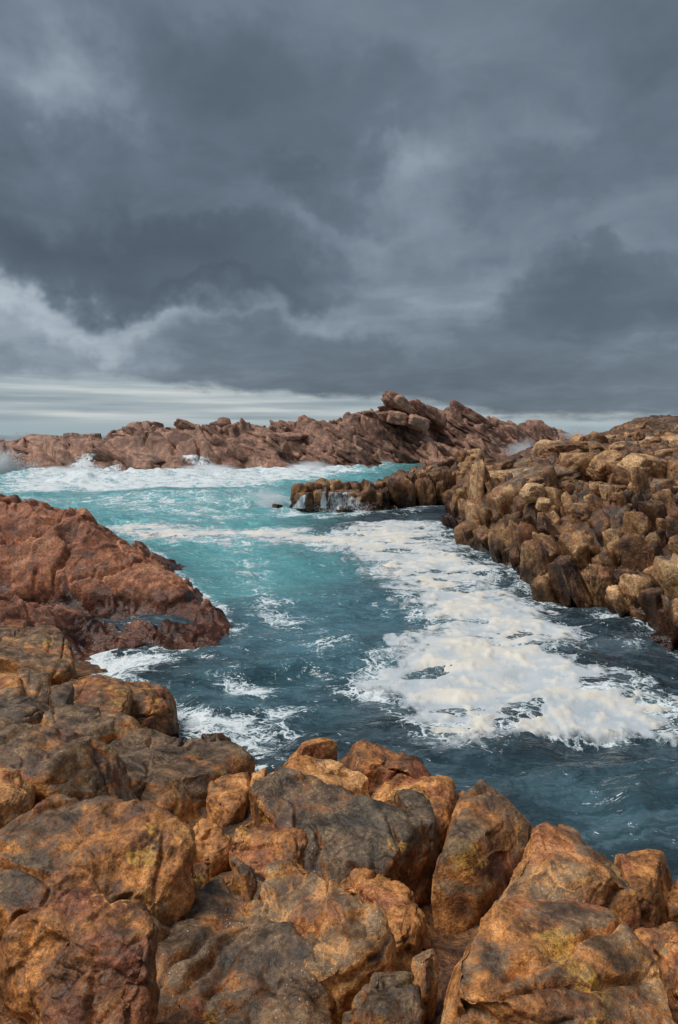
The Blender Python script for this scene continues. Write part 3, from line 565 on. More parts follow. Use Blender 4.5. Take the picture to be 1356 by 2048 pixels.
def o_low(x, y, rs):      # upright columns and blocks leaning up-channel
    return (.05 + rs.normal(0, .12), -.36 + rs.normal(0, .14), (.25, -.4)[rs.randint(2)] + rs.normal(0, .12)), (rs.uniform(.32, .78), rs.uniform(.7, 1.0), rs.uniform(.9, 1.9)), rs.uniform(-.19, .09)
def o_any(x, y, rs):
    return (rs.uniform(-.5, .5), rs.uniform(-.5, .5), rs.uniform(0, 6.28)), (rs.uniform(.75, 1.2), rs.uniform(.75, 1.1), rs.uniform(.55, .95)), rs.uniform(-.06, .08)
def o_flat(x, y, rs):
    return (rs.normal(0, .15), .10 + rs.normal(0, .14), rs.normal(0, .4)), (rs.uniform(1.0, 1.7), rs.uniform(.8, 1.1), rs.uniform(.42, .7)), rs.uniform(-.03, .16)
def bank_row(pts, n, size, orient, seed, z=.12):              # blocks standing right at the waterline
    rs = np.random.RandomState(seed); A = np.array(pts, float); s = np.linspace(0, len(A) - 1, n)
    for q in s:
        q = np.clip(q + rs.normal(0, .06), 0, len(A) - 1); x = np.interp(q, range(len(A)), A[:, 0]) + rs.normal(0, 6); y = np.interp(q, range(len(A)), A[:, 1]) - rs.uniform(0, 14)
        P = Wz(x, y, z); w = rs.uniform(*size) * P[1] / FPX * .5; rot, scl, tn = orient(x, y, rs); piece(RB, PROTO_N, P, w, rot, scl, 'bank', rs, 'rock', rs.uniform(-.1, .15), tn)
WL = [(906,1050),(918,1078),(945,1098),(1000,1126),(1045,1166),(1090,1198),(1180,1224),(1260,1244),(1320,1268),(1380,1310)]
bank_row([(x + 14, y - 6) for x, y in WL], 38, (36, 84), o_low, 14, -.02); bank_row([(x + 20, y - 30) for x, y in WL], 22, (60, 105), o_low, 15, .4)
b_low = [(905,1030),(925,985),(1000,965),(1110,960),(1200,985),(1356,975),(1390,1160),(1390,1290),(1310,1250),(1250,1225),(1180,1205),(1095,1180),(1045,1150),(1000,1110),(940,1085),(910,1060)]
scatter(RB, bank, b_low, 105, (66, 185), (13, 60), o_low, PROTO_N, 'bank', 3, sink=.38, pack=.48)
scatter(RB, bank, b_low, 60, (26, 58), (13, 60), o_low, PROTO_N, 'bank', 4, sink=.15, pack=.80)
b_top = [(930,985),(960,925),(1060,890),(1200,880),(1370,870),(1380,990),(1200,985),(1100,960),(1000,965)]
scatter(RB, bank, b_top, 26, lambda x, y: (60, 95) if y < 915 else (90, 150), (20, 90), o_flat, PROTO_N, 'bank', 6, sink=.3, pack=.7)
scatter(RB, bank, b_top, 52, (26, 60), (20, 90), o_any, PROTO_N, 'bank', 7, sink=.05, pack=.7)
scatter(RB, bank, [(1195,884),(1210,868),(1260,856),(1370,850),(1380,890),(1220,896)], 26, (34, 84), (35, 95), o_flat, PROTO_N, 'bank', 8, sink=.3, pack=.6)
# loose boulders that stand out on the bank
def loose(label, px, py, d, w, rot, scl, seed, tone=.08, stain=-.15, proto=0, name='boulder'):
    P = Wd(px, py, d); o = piece(None, [PROTO_N[proto]], P, w * d / FPX * .5, rot, scl, 'bank', np.random.RandomState(seed), name, stain, tone); o['label'] = label; o['category'] = name; return o
loose('big pale tan boulder with a bulging top on the crest of the rock bank', 1282, 938, 28.2, 104, (.1, .1, .4), (1, .9, .66), 1, .20, -.3, 3)
loose('tan slope-backed boulder leaning on the big pale one', 1212, 934, 29.6, 84, (.2, -.45, .2), (1, .85, .72), 2, .08, -.2, 6)
loose('rounded orange-tan boulder with a flat top, third from the picture edge on the crest', 1160, 925, 31.2, 84, (.0, .15, 1.0), (1.0, .9, .62), 3, .04, -.16, 9)
loose('reddish boulder at the picture edge beside the big pale one', 1352, 945, 27.8, 80, (.1, 0, 2), (1, .9, .7), 4, .02, -.12, 12)
loose('long grey-brown boulder lying like a loaf on the bank skyline', 1135, 902, 41.0, 112, (0, -.08, .1), (1, .6, .40), 5, .02, .05, 2)
loose('small white-topped boulder perched above the columns of the bank', 1064, 985, 27.6, 52, (0, 0, .4), (1, .9, .85), 6, .24, -.3, 14)
loose('pale dog-tooth rock below the white-topped boulder', 1086, 1010, 26.6, 38, (.2, -.3, 1.4), (.9, .8, .9), 7, .13, -.25, 16)
loose('broad slanting grey slab in the middle of the bank', 1100, 958, 31.2, 140, (.15, -.22, .15), (1, .7, .36), 8, -.02, .15, 5)
loose('dark wet boulder splashed by the swirl at the foot of the bank', 1330, 1290, 16.3, 90, (.1, .1, 1), (1, .8, .6), 9, -.12, .1, 8)

# ---- low rock spit reaching out from the bank
c = []
for px, py in [(590,1012),(620,1020),(700,1022),(760,1018),(800,1010),(850,1012),(905,1012),(935,1010)]: c.append(tuple(Wz(px, py, -.05)))
for px, py in [(570,1020),(640,1032),(760,1032),(860,1026),(910,1030)]: c.append(tuple(Wz(px, py, -1.0)))
for px, py, d in [(604,985,47.0),(615,968,47.6),(650,964,48.2),(700,964,48.6),(740,966,49),(775,962,50.5),(800,945,52),(850,938,53.5),(900,925,55),(930,912,57.5),(960,918,57),
                  (650,995,47.2),(700,995,47.6),(760,990,49),(820,980,51),(880,975,51.5),(930,970,51),(1000,925,56),(980,960,52)]: c.append(tuple(Wd(px, py, d)))
for px, d, z in [(590,51,-1),(650,52.5,-1),(720,54,-1),(780,58,-1),(850,62,-1),(930,68,-.5),(1000,70,.0),(560,47,-1)]: c.append(((px - CX) / FPX * d, d, z))
arm = Relief(c, .004)
RA = empty('rock_spit', (2, 50, 0), label='low dark rock spit with water spilling off it in mid-channel', category='rock outcrop')
V, F = ground_mesh(arm, -4.8, 14, 44, 70, 220, 200, lambda Q: hull(Q, .5, .6, 7) - .15)
link('bedrock', mesh('bedrock', V - np.array([2, 50, 0]), F), M['bank'], RA, stain=.06, tone=-.14)
def o_arm(x, y, rs): return (rs.normal(0, .15), -.12 + rs.normal(0, .2), rs.uniform(-.5, .5)), (rs.uniform(.7, 1.1), rs.uniform(.8, 1), rs.uniform(.8, 1.3)), rs.uniform(-.08, .02)
scatter(RA, arm, [(598,1005),(612,968),(660,962),(745,965),(800,945),(860,938),(930,912),(985,930),(930,990),(910,1005),(760,1010),(690,1014)], 50, lambda x, y: (20, 46) if x < 780 else (26, 62), (40, 72), o_arm, PROTO_N, 'bank', 12, sink=.3, pack=.60)
for row, (zc_, dy_) in enumerate([(.55, 0), (1.15, 1.0), (.9, 2.2)]):                  # the ledge itself: blocks side by side
    for x_ in np.arange(598 + 6 * row, 905, 22):
        x_ = x_ + rs.uniform(-5, 5); d_ = np.interp(x_, [600, 760, 900], [46.2, 47.5, 49.5]) + dy_; hz = np.interp(x_, [600, 625, 760, 800, 900], [.75, 1.05, 1.05, 1.35, 1.6]) * rs.uniform(.85, 1.12)
        piece(RA, PROTO_N, np.array([(x_ - CX) / FPX * d_, d_, zc_ * (.8 if x_ < 780 else 1.15)]), 1.0, (rs.normal(0, .08), -.10 + rs.normal(0, .12), rs.normal(0, .3)), (rs.uniform(.42, .85), .85, hz), 'bank', rs, 'rock', rs.uniform(-.05, .15), rs.uniform(-.14, .03))
for px_, py_, d_, w_ in [(920,940,55,46),(945,930,56,52),(960,945,53,48),(925,915,57,40),(952,912,58,50)]:
    piece(RA, PROTO_N, Wd(px_, py_, d_), w_ * d_ / FPX * .5, (rs.normal(0, .2), rs.normal(0, .2), rs.uniform(0, 6)), (1, .9, .7), 'bank', rs, 'rock', .0, .06)
for px_, py_, w_, lab in [(556,1008,26,'small dark rock awash off the tip of the low rock spit'),(690,1012,36,None)]:
    P = Wz(px_, py_ + 8, .1); o = piece(None if lab else RA, PROTO_N, P, w_ * P[1] / FPX * .5, (0, .2, 1), (1, .9, .8), 'bank', rs, 'rock', .0, -.1)
    if lab: o['label'] = lab; o['category'] = 'rock'

# ---- far ridge
SKYL = [(-120,872),(-40,885),(4,898),(29,883),(66,879),(94,872),(111,879),(144,872),(168,869),(199,874),(221,868),(240,857),(254,853),(313,853),(350,856),(396,855),(420,852),(439,845),(468,855),(500,855),(530,853),(564,847),(612,843),(665,848),(692,844),(705,834),(727,827),(754,824),(790,818),(829,822),(847,812),(869,825),(887,827),(926,816),(957,830),(975,840),(1000,847),(1029,852),(1053,848),(1081,852),(1111,862),(1130,870),(1180,874)]
def crest_d(px): return float(np.interp(px, [0, 300, 600, 760, 950, 1130], [104, 106, 112, 124, 132, 150]))
c = []
for px, py in SKYL: c.append(tuple(Wd(px, py + 2, crest_d(px))))
for px, py in [(-120,950),(20,958),(130,955),(250,957),(330,953),(410,951),(480,944),(545,944),(600,940),(640,945),(680,946),(760,936),(830,931),(900,926)]: c.append(tuple(Wz(px, py, -.1)))
for px, py in [(20,975),(130,970),(250,972),(330,968),(480,960),(600,955),(680,960),(760,952),(830,945)]: c.append(tuple(Wz(px, py, -1.5)))
for px, py, f in [(50,920,.45),(150,915,.5),(250,905,.55),(350,900,.55),(450,905,.5),(550,895,.55),(650,890,.6),(750,880,.6),(850,880,.6),(950,890,.5),(800,850,.85),(900,850,.85),(1000,880,.75),(1060,880,.8)]:
    w = 92 if px < 500 else (95 if px < 700 else 108); c.append(tuple(Wd(px, py, w + (crest_d(px) - w) * f)))
for px, _y in SKYL[::3]: d = crest_d(px) + 16; c.append(((px - CX) / FPX * d, d, -1.0)); d -= 9; c.append(((px - CX) / FPX * d, d, 3.0))
for px, d in [(1000,120),(1080,128),(1140,138),(950,112)]: c.append(((px - CX) / FPX * d, d, -.6))
for x in range(-60, 40, 12): c.append((x, 84.0, -3.0)); c.append((x + 5, 88.5, -2.4))
ridge = Relief(c, .002)
RR = empty('rock_ridge', (0, 108, 0), label='long pinkish rock ridge with a jagged summit across the whole far side', category='rock outcrop')
def ridge_noise(Q):   # slabs dipping away to the right
    a = math.radians(33); R = np.stack([Q[:, 0] * math.cos(a) - Q[:, 2] * math.sin(a) * 1.6, Q[:, 1] * .8, Q[:, 0] * math.sin(a) + Q[:, 2] * math.cos(a) * 1.6], -1)
    w = R * np.array([.42, .8, 1.5]) + .5 * np.stack([fbm(Q, .18, 2, .5, 40 + j) for j in range(3)], -1)
    fz, gp = facets(w, .27, 3, .8); k = sstep(Q[:, 2], -1, 1.5)
    return ((ridged(w, .30, 4, .55, 9) - .7) * .55 + fz * 1.5 * sstep(gp, 0, .07) - np.exp(-(gp / .05) ** 2) * .7 + fbm(Q, .9, 4, .55, 12) * .16) * k
V, F = ground_mesh(ridge, -64, 60, 89, 156, 620, 240, ridge_noise, -1.5)
link('bedrock', mesh('bedrock', V - np.array([0, 108, 0]), F), M['ridge'], RR, stain=.0, tone=-.02)
def o_ridge(x, y, rs): return (rs.normal(0, .14), .60 + rs.normal(0, .11), -.25 + rs.normal(0, .3)), (rs.uniform(1.3, 2.4), rs.uniform(.6, .9), rs.uniform(.24, .46)), rs.uniform(-.10, .10)
def o_rleft(x, y, rs): return (rs.normal(0, .2), .38 + rs.normal(0, .2), -.25 + rs.normal(0, .3)), (rs.uniform(1.3, 2.2), rs.uniform(.7, 1), rs.uniform(.34, .6)), rs.uniform(-.12, .02)
rp = [(560,852),(700,840),(760,826),(860,830),(960,836),(1040,858),(1100,872),(1060,890),(960,905),(850,915),(760,925),(660,932),(560,930)]
scatter(RR, ridge, rp, 120, (24, 78), (88, 160), o_ridge, PROTO_F, 'ridge', 21, sink=.22, pack=.5)
scatter(RR, ridge, [(10,905),(60,885),(160,875),(240,862),(340,860),(560,858),(560,935),(400,942),(250,945),(60,945),(20,930)], 44, (50, 150), (85, 125), o_rleft, PROTO_F, 'ridge', 22, sink=.50, pack=.5)
scatter(RR, ridge, [(236,858),(350,854),(470,856),(560,849),(660,847),(700,838),(760,826),(700,848),(560,858),(400,862),(240,866)], 34, (14, 34), (95, 135), o_any, PROTO_F, 'ridge', 23, sink=.25, pack=.6)
def rblock(px, py, d, w, rot, scl, p, tone=0.0, name='rock'):
    return piece(RR, [PROTO_F[p]], Wd(px, py, d), w * d / FPX * .5, rot, scl, 'ridge', rs, name, 0.0, tone)
for a in [(797,806,123,74,(0,.5,.1),(1.05,.6,.42),2),(778,799,123,34,(0,.1,.3),(.8,.8,.9),5),(775,816,123.5,46,(0,-.05,0),(1,.7,.28),7),(812,812,122,60,(.1,.7,.2),(1.1,.6,.42),1),(846,822,124,62,(.1,.75,.1),(1.1,.6,.45),3),(872,836,124,70,(0,.7,.1),(1.1,.6,.4),9),
          (795,838,121,56,(0,.15,.1),(1,.7,.55),4,.08),(770,832,122,40,(0,0,.5),(1,.8,.6),6),(835,846,120,56,(.1,.3,.2),(1,.7,.55),8,.06),(735,832,122,44,(0,.1,.1),(1,.8,.55),10),(716,838,120,36,(0,.2,.8),(1,.8,.6),11),
          (926,832,131,80,(0,.55,.0),(1.1,.7,.5),12),(950,842,131,80,(0,.6,.1),(1.2,.7,.38),13),(905,835,130,52,(0,.5,.1),(1,.7,.6),0),
          (366,848,106,34,(.05,.25,.2),(1,.7,.72),3,.0),(440,852,108,46,(0,.05,0),(1,.8,.45),6),(378,853,105.5,46,(0,.4,0),(1,.7,.4),1)]:
    rblock(*a)

# ------------------------------------------------------------------ water
def world_poly(pts, z=0.0): p = np.array(pts, float); return Wz(p[:, 0], p[:, 1], z)[:, :2]
dist = np.concatenate([np.geomspace(4.2, 135, 560), np.geomspace(137, 9000, 60)]); tang = np.linspace(-.74, .74, 540)
DD, TT = np.meshgrid(dist, tang, indexing='ij'); WX = (DD * TT).ravel(); WY = DD.ravel(); W2 = np.stack([WX, WY, np.zeros_like(WX)], -1)
wr = np.random.RandomState(2); eta = np.zeros(len(WX)); warpx = fbm(W2, .35, 2, .5, 1) * .6; warpy = fbm(W2, .35, 2, .5, 2) * .6
for k in range(34):
    lam = .50 * (7.5 / .50) ** (wr.rand() ** 1.05); th = math.radians(-90 + wr.normal(12, 26)); amp = .0150 * lam ** .94 * wr.uniform(.6, 1.3)
    ph = 2 * math.pi / lam * ((WX + warpx) * math.cos(th) + (WY + warpy) * math.sin(th)) + wr.uniform(0, 6.28)
    fade = np.clip(1.6 - DD.ravel() * 1.56 / 600 * 3.0 / lam, 0, 1); s = np.sin(ph); eta += amp * fade * (s + .25 * (1 - np.abs(np.sin(ph / 2 + .7)) * 2))
grp = .75 + .7 * fbm(W2, .22, 3, .5, 5); eta = eta * np.clip(grp, .25, 1.6)
farw = sstep(WY, 34, 60); eta = eta + farw * (fbm(W2 * np.array([.6, 1, 1]), .16, 4, .55, 6) * .45) * (1 - .6 * sstep(WY, 200, 400))
eta = eta + sstep(WY, 200, 500) * fbm(W2 * np.array([.3, 1, 1]), .03, 3, .5, 8) * .7
surf = world_poly([(-60,957),(130,957),(250,958),(330,955),(410,953),(480,947),(600,943),(680,949),(760,940),(760,930),(600,930),(400,935),(200,935),(-60,935)]); sfd = sdist(W2, surf)
eta = eta + sstep(sfd, -4.0, .5) * (np.maximum(0, fbm(W2 * np.array([.6, 1, 1]), .4, 4, .55, 21) + .05) * .75) + sstep(sfd, -13, -3) * fbm(W2 * np.array([.5, 1, 1]), .3, 4, .6, 22) * .22
wave = world_poly([(250,1000),(420,1003),(560,1000),(600,990),(540,985),(400,988),(250,990)]); eta = eta + .55 * sstep(sdist(W2, wave), -2.5, 1.5)
foam_poly = world_poly([(205,1046),(300,1040),(380,1052),(470,1056),(560,1052),(640,1068),(700,1052),(760,1040),(830,1042),(890,1044),(880,1062),(905,1085),(940,1112),(1000,1140),(990,1165),(1060,1192),(1085,1222),(1160,1256),(1170,1290),(1130,1302),(1200,1330),(1290,1346),(1380,1375),(1420,1470),(1356,1462),(1250,1452),(1180,1466),(1100,1455),(1030,1450),(1000,1480),(975,1500),(900,1490),(840,1475),(800,1440),(760,1402),(720,1385),(680,1372),(700,1352),(715,1330),(760,1310),(790,1280),(850,1250),(830,1230),(800,1190),(760,1150),(715,1112),(600,1088),(450,1084),(330,1078),(230,1068)])
sf = sdist(W2, foam_poly)
fw = np.clip(sf, -6, 6) / np.clip(.045 * DD.ravel(), .3, 3)
rag = fw + .95 * fbm(W2 * np.array([.8, 1.0, 1]), .55, 4, .55, 11) + .42 * fbm(W2, 2.2, 4, .6, 12)
calm = sstep(rag, -.3, .6); eta = eta * (1 - .45 * calm)
zones = [([(-60,930),(120,930),(300,930),(480,928),(620,926),(700,926),(790,924),(830,928),(760,950),(640,962),(560,972),(430,978),(280,990),(120,985),(-60,992)], .88, .10),
         ([(-60,985),(200,985),(420,985),(560,980),(610,960),(600,1010),(560,1045),(330,1050),(180,1030),(-60,1000)], .68, .12),
         ([(470,1002),(560,990),(600,1000),(640,1015),(760,1018),(800,1008),(900,1010),(920,1016),(830,1024),(760,1030),(640,1036),(520,1030)], .86, .08),
         ([(200,1040),(380,1045),(560,1048),(620,1080),(450,1086),(230,1076)], .80, .10),
         ([(580,1040),(700,1050),(760,1045),(900,1045),(720,1110),(600,1090)], .62, .10),
         ([(400,1090),(520,1085),(560,1120),(600,1180),(680,1240),(700,1270),(640,1290),(540,1275),(470,1240),(440,1160)], .74, .10),
         ([(110,1283),(160,1298),(290,1290),(372,1292),(378,1310),(330,1345),(262,1365),(180,1362),(128,1342)], .86, .05),
         ([(405,1335),(500,1340),(565,1350),(570,1395),(500,1400),(430,1388)], .80, .06),
         ([(288,1450),(300,1430),(390,1395),(480,1410),(560,1385),(650,1380),(640,1465),(540,1540),(470,1530),(430,1500),(330,1478)], .82, .06),
         ([(415,1238),(470,1232),(530,1240),(505,1270),(430,1282)], .72, .05),
         ([(340,1400),(362,1398),(420,1395),(400,1425),(340,1455),(285,1475)], .78, .04),
         ([(1205,1268),(1250,1280),(1310,1278),(1300,1300),(1240,1296)], .80, .04), ([(1320,1500),(1380,1500),(1400,1580),(1350,1545)], .74, .05),
         ([(1210,1560),(1300,1570),(1330,1610),(1240,1610)], .48, .05), ([(-80,878),(60,878),(100,876),(40,890),(-80,905)], .7, .1),
         ([(640,1200),(780,1290),(700,1400),(560,1330)], .50, .06), ([(560,1085),(700,1110),(800,1200),(820,1240),(740,1200),(640,1130)], .46, .06)]
foam = np.zeros(len(WX))
for pl, wgt, soft in zones:
    s = sdist(W2, world_poly(pl)); sw = soft * DD.ravel(); foam = np.maximum(foam, wgt * sstep(s, -sw * .8, sw))
foam = np.maximum(foam, .70 * sstep(fw, -1.5, .3))
def line_dist(P, ln):
    best = np.full(len(P), 1e9)
    for (ax, ay), (bx, by) in zip(ln[:-1], ln[1:]):
        ex, ey = bx - ax, by - ay; t = np.clip(((P[:, 0] - ax) * ex + (P[:, 1] - ay) * ey) / (ex * ex + ey * ey), 0, 1); best = np.minimum(best, np.hypot(P[:, 0] - ax - t * ex, P[:, 1] - ay - t * ey))
    return best
for ln, wd, wg in [(WL, .55, .66), ([(130,1300),(200,1303),(300,1296),(380,1288),(428,1264),(445,1250),(438,1222),(398,1186),(335,1130),(280,1090)], .45, .74), ([(250,1460),(306,1442),(345,1424),(360,1404),(320,1384),(280,1366),(240,1355)], .30, .74), ([(345,1462),(430,1494),(502,1540)], .35, .66), ([(395,1500),(440,1502),(472,1488)], .18, .8)]:   # wash along the rocks
    foam = np.maximum(foam, wg * sstep(line_dist(W2, world_poly(ln)), wd * 1.6, wd * .3))
far_caps = sstep(WY, 130, 200) * (.22 + .3 * fbm(W2, .012, 3, .5, 3)); foam = np.maximum(foam, far_caps)
turq = np.zeros(len(WX))
for pl, wgt, soft in [([(-60,940),(800,925),(760,960),(640,1000),(560,1060),(540,1120),(470,1140),(360,1110),(240,1060),(-60,1010)], 1.0, .07), ([(250,1068),(600,1082),(640,1130),(560,1180),(450,1185),(360,1115)], .78, .08)]:
    s = sdist(W2, world_poly(pl)); sw = soft * DD.ravel(); turq = np.maximum(turq, wgt * sstep(s, -sw * 1.6, sw * .8))
turq = turq * (1 - sstep(WY, 150, 260)); blue = np.zeros(len(WX))
for pl, wgt, soft in [([(330,1090),(640,1090),(760,1150),(830,1240),(740,1310),(600,1330),(480,1290),(440,1190)], .9, .12), ([(400,1330),(600,1320),(640,1420),(430,1410)], .5, .1), ([(1000,1540),(1330,1540),(1330,1650),(1180,1660)], .35, .1)]:
    s = sdist(W2, world_poly(pl)); sw = soft * DD.ravel(); blue = np.maximum(blue, wgt * sstep(s, -sw * 1.6, sw * .8))
shal = np.zeros(len(WX))
for pl, wgt in [([(300,1450),(380,1410),(500,1420),(540,1480),(500,1540),(420,1520),(330,1490)], .6), ([(110,1280),(380,1285),(380,1320),(260,1370),(120,1350)], .35), ([(-40,1225),(180,1235),(200,1250),(90,1270),(-40,1260)], .75), ([(330,1240),(470,1225),(480,1260),(400,1300),(150,1310)], .35)]:
    shal = np.maximum(shal, wgt * sstep(sdist(W2, world_poly(pl)), -.5, .4))
WV = np.stack([WX, WY, eta], -1); WF = grid_faces(len(dist), len(tang))
m = bpy.data.materials.new('sea_water'); m.use_nodes = True; t = m.node_tree; t.nodes.clear(); n = N(t)
P = n.new('ShaderNodeNewGeometry').outputs['Position']
at = lambda k: n.new('ShaderNodeAttribute', attribute_name=k).outputs['Fac']
PW = n.v('ADD', P, n.v('SCALE', n.v('SUBTRACT', n.new('ShaderNodeTexNoise', {'Vector': P, 'Scale': .8, 'Detail': 4, 'Roughness': .6}).outputs['Color'], (.5, .5, .5)), scale=2.0))
PW = n.v('MULTIPLY', PW, (.8, 1.25, 1.0))
lo = n.noise(PW, .8, 6, .64)
PW2 = n.v('ADD', PW, n.v('SCALE', n.v('SUBTRACT', n.new('ShaderNodeTexNoise', {'Vector': P, 'Scale': 2.6, 'Detail': 4, 'Roughness': .6}).outputs['Color'], (.5, .5, .5)), scale=.55))
web = n.new('ShaderNodeTexVoronoi', {'Vector': PW2, 'Scale': 1.9}, feature='DISTANCE_TO_EDGE').outputs['Distance']
web2 = n.new('ShaderNodeTexVoronoi', {'Vector': PW2, 'Scale': 5.6}, feature='DISTANCE_TO_EDGE').outputs['Distance']
lace = n.m('ADD', n.m('MULTIPLY', n.ss(web, .10, .0), .22), n.m('MULTIPLY', n.ss(web2, .16, .0), .10))
d = at('foam')
raw = n.m('ADD', n.m('ADD', d, n.m('MULTIPLY', n.m('SUBTRACT', lo, .5), 1.3)), n.m('MULTIPLY', lace, n.ss(d, .05, .35)))
raw = n.m('ADD', raw, n.m('MULTIPLY', n.m('SUBTRACT', n.noise(PW2, 9.0, 4, .65), .5), .40))
fm = n.m('MULTIPLY', n.ss(raw, .70, .92), n.ss(d, .03, .15))
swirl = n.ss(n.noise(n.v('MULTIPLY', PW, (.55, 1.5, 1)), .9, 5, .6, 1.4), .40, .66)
deep = n.mix(swirl, (.014, .028, .036), (.066, .104, .126))  # pale streaks imitate sky reflected on the water, painted into its base colour
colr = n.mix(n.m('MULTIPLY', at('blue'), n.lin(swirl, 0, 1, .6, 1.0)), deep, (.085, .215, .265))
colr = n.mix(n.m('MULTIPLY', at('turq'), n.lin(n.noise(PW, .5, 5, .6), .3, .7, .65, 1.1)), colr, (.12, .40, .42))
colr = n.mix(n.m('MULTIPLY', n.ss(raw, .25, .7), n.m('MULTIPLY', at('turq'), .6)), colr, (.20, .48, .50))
bh = n.m('ADD', n.m('MULTIPLY', n.noise(n.v('MULTIPLY', P, (.8, 1.5, 1)), 4.2, 3, .5, .7), .95), n.m('MULTIPLY', n.noise(n.v('MULTIPLY', P, (.8, 1.3, 1)), 1.4, 2, .45, .6), 1.8))
bmp = n.new('ShaderNodeBump', {'Strength': .8, 'Distance': .13, 'Height': bh})
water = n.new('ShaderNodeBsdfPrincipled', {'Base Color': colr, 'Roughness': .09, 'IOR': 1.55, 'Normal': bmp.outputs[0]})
wsh = n.new('ShaderNodeMixShader', {0: n.m('MULTIPLY', at('shallow'), .62), 1: water.outputs[0], 2: n.new('ShaderNodeBsdfTransparent', {0: (.75, .80, .74)}).outputs[0]})
fb = n.new('ShaderNodeBump', {'Strength': .6, 'Distance': .06, 'Height': n.m('ADD', raw, n.m('MULTIPLY', n.noise(P, 14, 5, .6), .3))})
fcol = n.mix(n.ss(raw, .7, 1.15), (.50, .62, .66), (.80, .82, .82))
fsh = n.new('ShaderNodeBsdfPrincipled', {'Base Color': fcol, 'Roughness': .7, 'Normal': fb.outputs[0]})
n.new('ShaderNodeOutputMaterial', {'Surface': n.new('ShaderNodeMixShader', {0: fm, 1: wsh.outputs[0], 2: fsh.outputs[0]}).outputs[0]})
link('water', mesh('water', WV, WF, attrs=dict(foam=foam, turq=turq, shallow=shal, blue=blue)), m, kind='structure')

# ---- thick cream sea foam lying on the channel
rag = rag + .30 * fbm(W2 * np.array([1.4, .55, 1]), 2.4, 4, .6, 31)
thick = np.clip(rag * .035, -.08, .016)
ins = sstep(rag, .1, 1.2); bill = np.maximum(0, fbm(W2 * np.array([.7, 1.1, 1]), .9, 4, .55, 14) + .15) * .055 + np.maximum(0, fbm(W2, 2.6, 3, .55, 15)) * .065 + fbm(W2, 11, 2, .5, 16) * .002
gaps = sstep(fbm(W2 * np.array([.5, 1.1, 1]), .8, 4, .6, 19), .26, .50) * (1 - .8 * sstep(rag, 1.4, 3.0))
FZ = eta + thick + bill * ins - gaps * .10
keepv = (rag > -1.2) & (WY < 60) & (WY > 7); kf = keepv[WF].all(1)
FV, FF, fa = sub_mesh(np.stack([WX, WY, FZ], -1), WF, kf, dict(body=np.clip(bill * ins * 14 + thick * 6, 0, 1.5), rag=np.clip(rag, -2, 4)))
m = bpy.data.materials.new('sea_foam'); m.use_nodes = True; t = m.node_tree; t.nodes.clear(); n = N(t)
P = n.new('ShaderNodeNewGeometry').outputs['Position']
fn = n.noise(P, 1.1, 5, .6); body = n.new('ShaderNodeAttribute', attribute_name='body').outputs['Fac']
k = n.m('ADD', n.m('MULTIPLY', body, .6), n.m('ADD', n.m('MULTIPLY', n.m('SUBTRACT', fn, .5), .6), .14))
fc_ = n.ramp(k, [(.0, (.36, .45, .51)), (.28, (.58, .61, .62)), (.52, (.72, .68, .60)), (.9, (.78, .73, .64))])
bh = n.m('ADD', n.noise(P, 16, 5, .65), n.m('MULTIPLY', n.noise(P, 60, 3, .6), .3))
fs = n.new('ShaderNodeBsdfPrincipled', {'Base Color': fc_, 'Roughness': .7, 'Normal': n.new('ShaderNodeBump', {'Strength': .35, 'Distance': .05, 'Height': bh}).outputs[0]})
PS = n.v('MULTIPLY', P, (1.5, .6, 1)); hole = n.m('ADD', n.m('MULTIPLY', n.m('SUBTRACT', n.noise(PS, 2.4, 5, .62), .5), 2.3), n.m('MULTIPLY', n.new('ShaderNodeAttribute', attribute_name='rag').outputs['Fac'], .62))
hole = n.m('ADD', hole, n.m('MULTIPLY', n.m('SUBTRACT', n.noise(P, .7, 3, .6), .5), 1.6))
n.new('ShaderNodeOutputMaterial', {'Surface': n.new('ShaderNodeMixShader', {0: n.ss(hole, -.22, .50), 1: n.new('ShaderNodeBsdfTransparent').outputs[0], 2: fs.outputs[0]}).outputs[0]})
link('sea_foam', mesh('sea_foam', FV, FF, attrs=fa), m, kind='stuff', label='thick cream sea foam drifting in a broad tongue down the channel', category='foam')

# ------------------------------------------------------------------ water running off the rocks, and spray
bpy.context.view_layer.update(); DG = bpy.context.evaluated_depsgraph_get()
def cast(px, py):
    r = ray(px, py); ok, loc, nor, _i, ob, _m = S.ray_cast(DG, Vector((0, 0, HC)), Vector(r).normalized()); return (np.array(loc), np.array(nor), ob) if ok else None
m = bpy.data.materials.new('falling_water'); m.use_nodes = True; t = m.node_tree; t.nodes.clear(); n = N(t)
uvw = n.new('ShaderNodeAttribute', attribute_name='flow', attribute_type='GEOMETRY').outputs['Vector']
P = n.new('ShaderNodeNewGeometry').outputs['Position']; cov = n.new('ShaderNodeAttribute', attribute_name='cover').outputs['Fac']
st = n.noise(uvw, 1.0, 5, .6, .4); k = n.m('ADD', n.m('ADD', cov, n.m('MULTIPLY', n.m('SUBTRACT', st, .5), 1.7)), n.m('MULTIPLY', n.m('SUBTRACT', n.noise(P, 1.3, 5, .65), .5), 1.9))
mask = n.m('MULTIPLY', n.ss(k, .16, .60), .95)
wf = n.new('ShaderNodeBsdfPrincipled', {'Base Color': (.78, .82, .83), 'Roughness': .5})
n.new('ShaderNodeOutputMaterial', {'Surface': n.new('ShaderNodeMixShader', {0: mask, 1: n.new('ShaderNodeBsdfTransparent').outputs[0], 2: wf.outputs[0]}).outputs[0]})
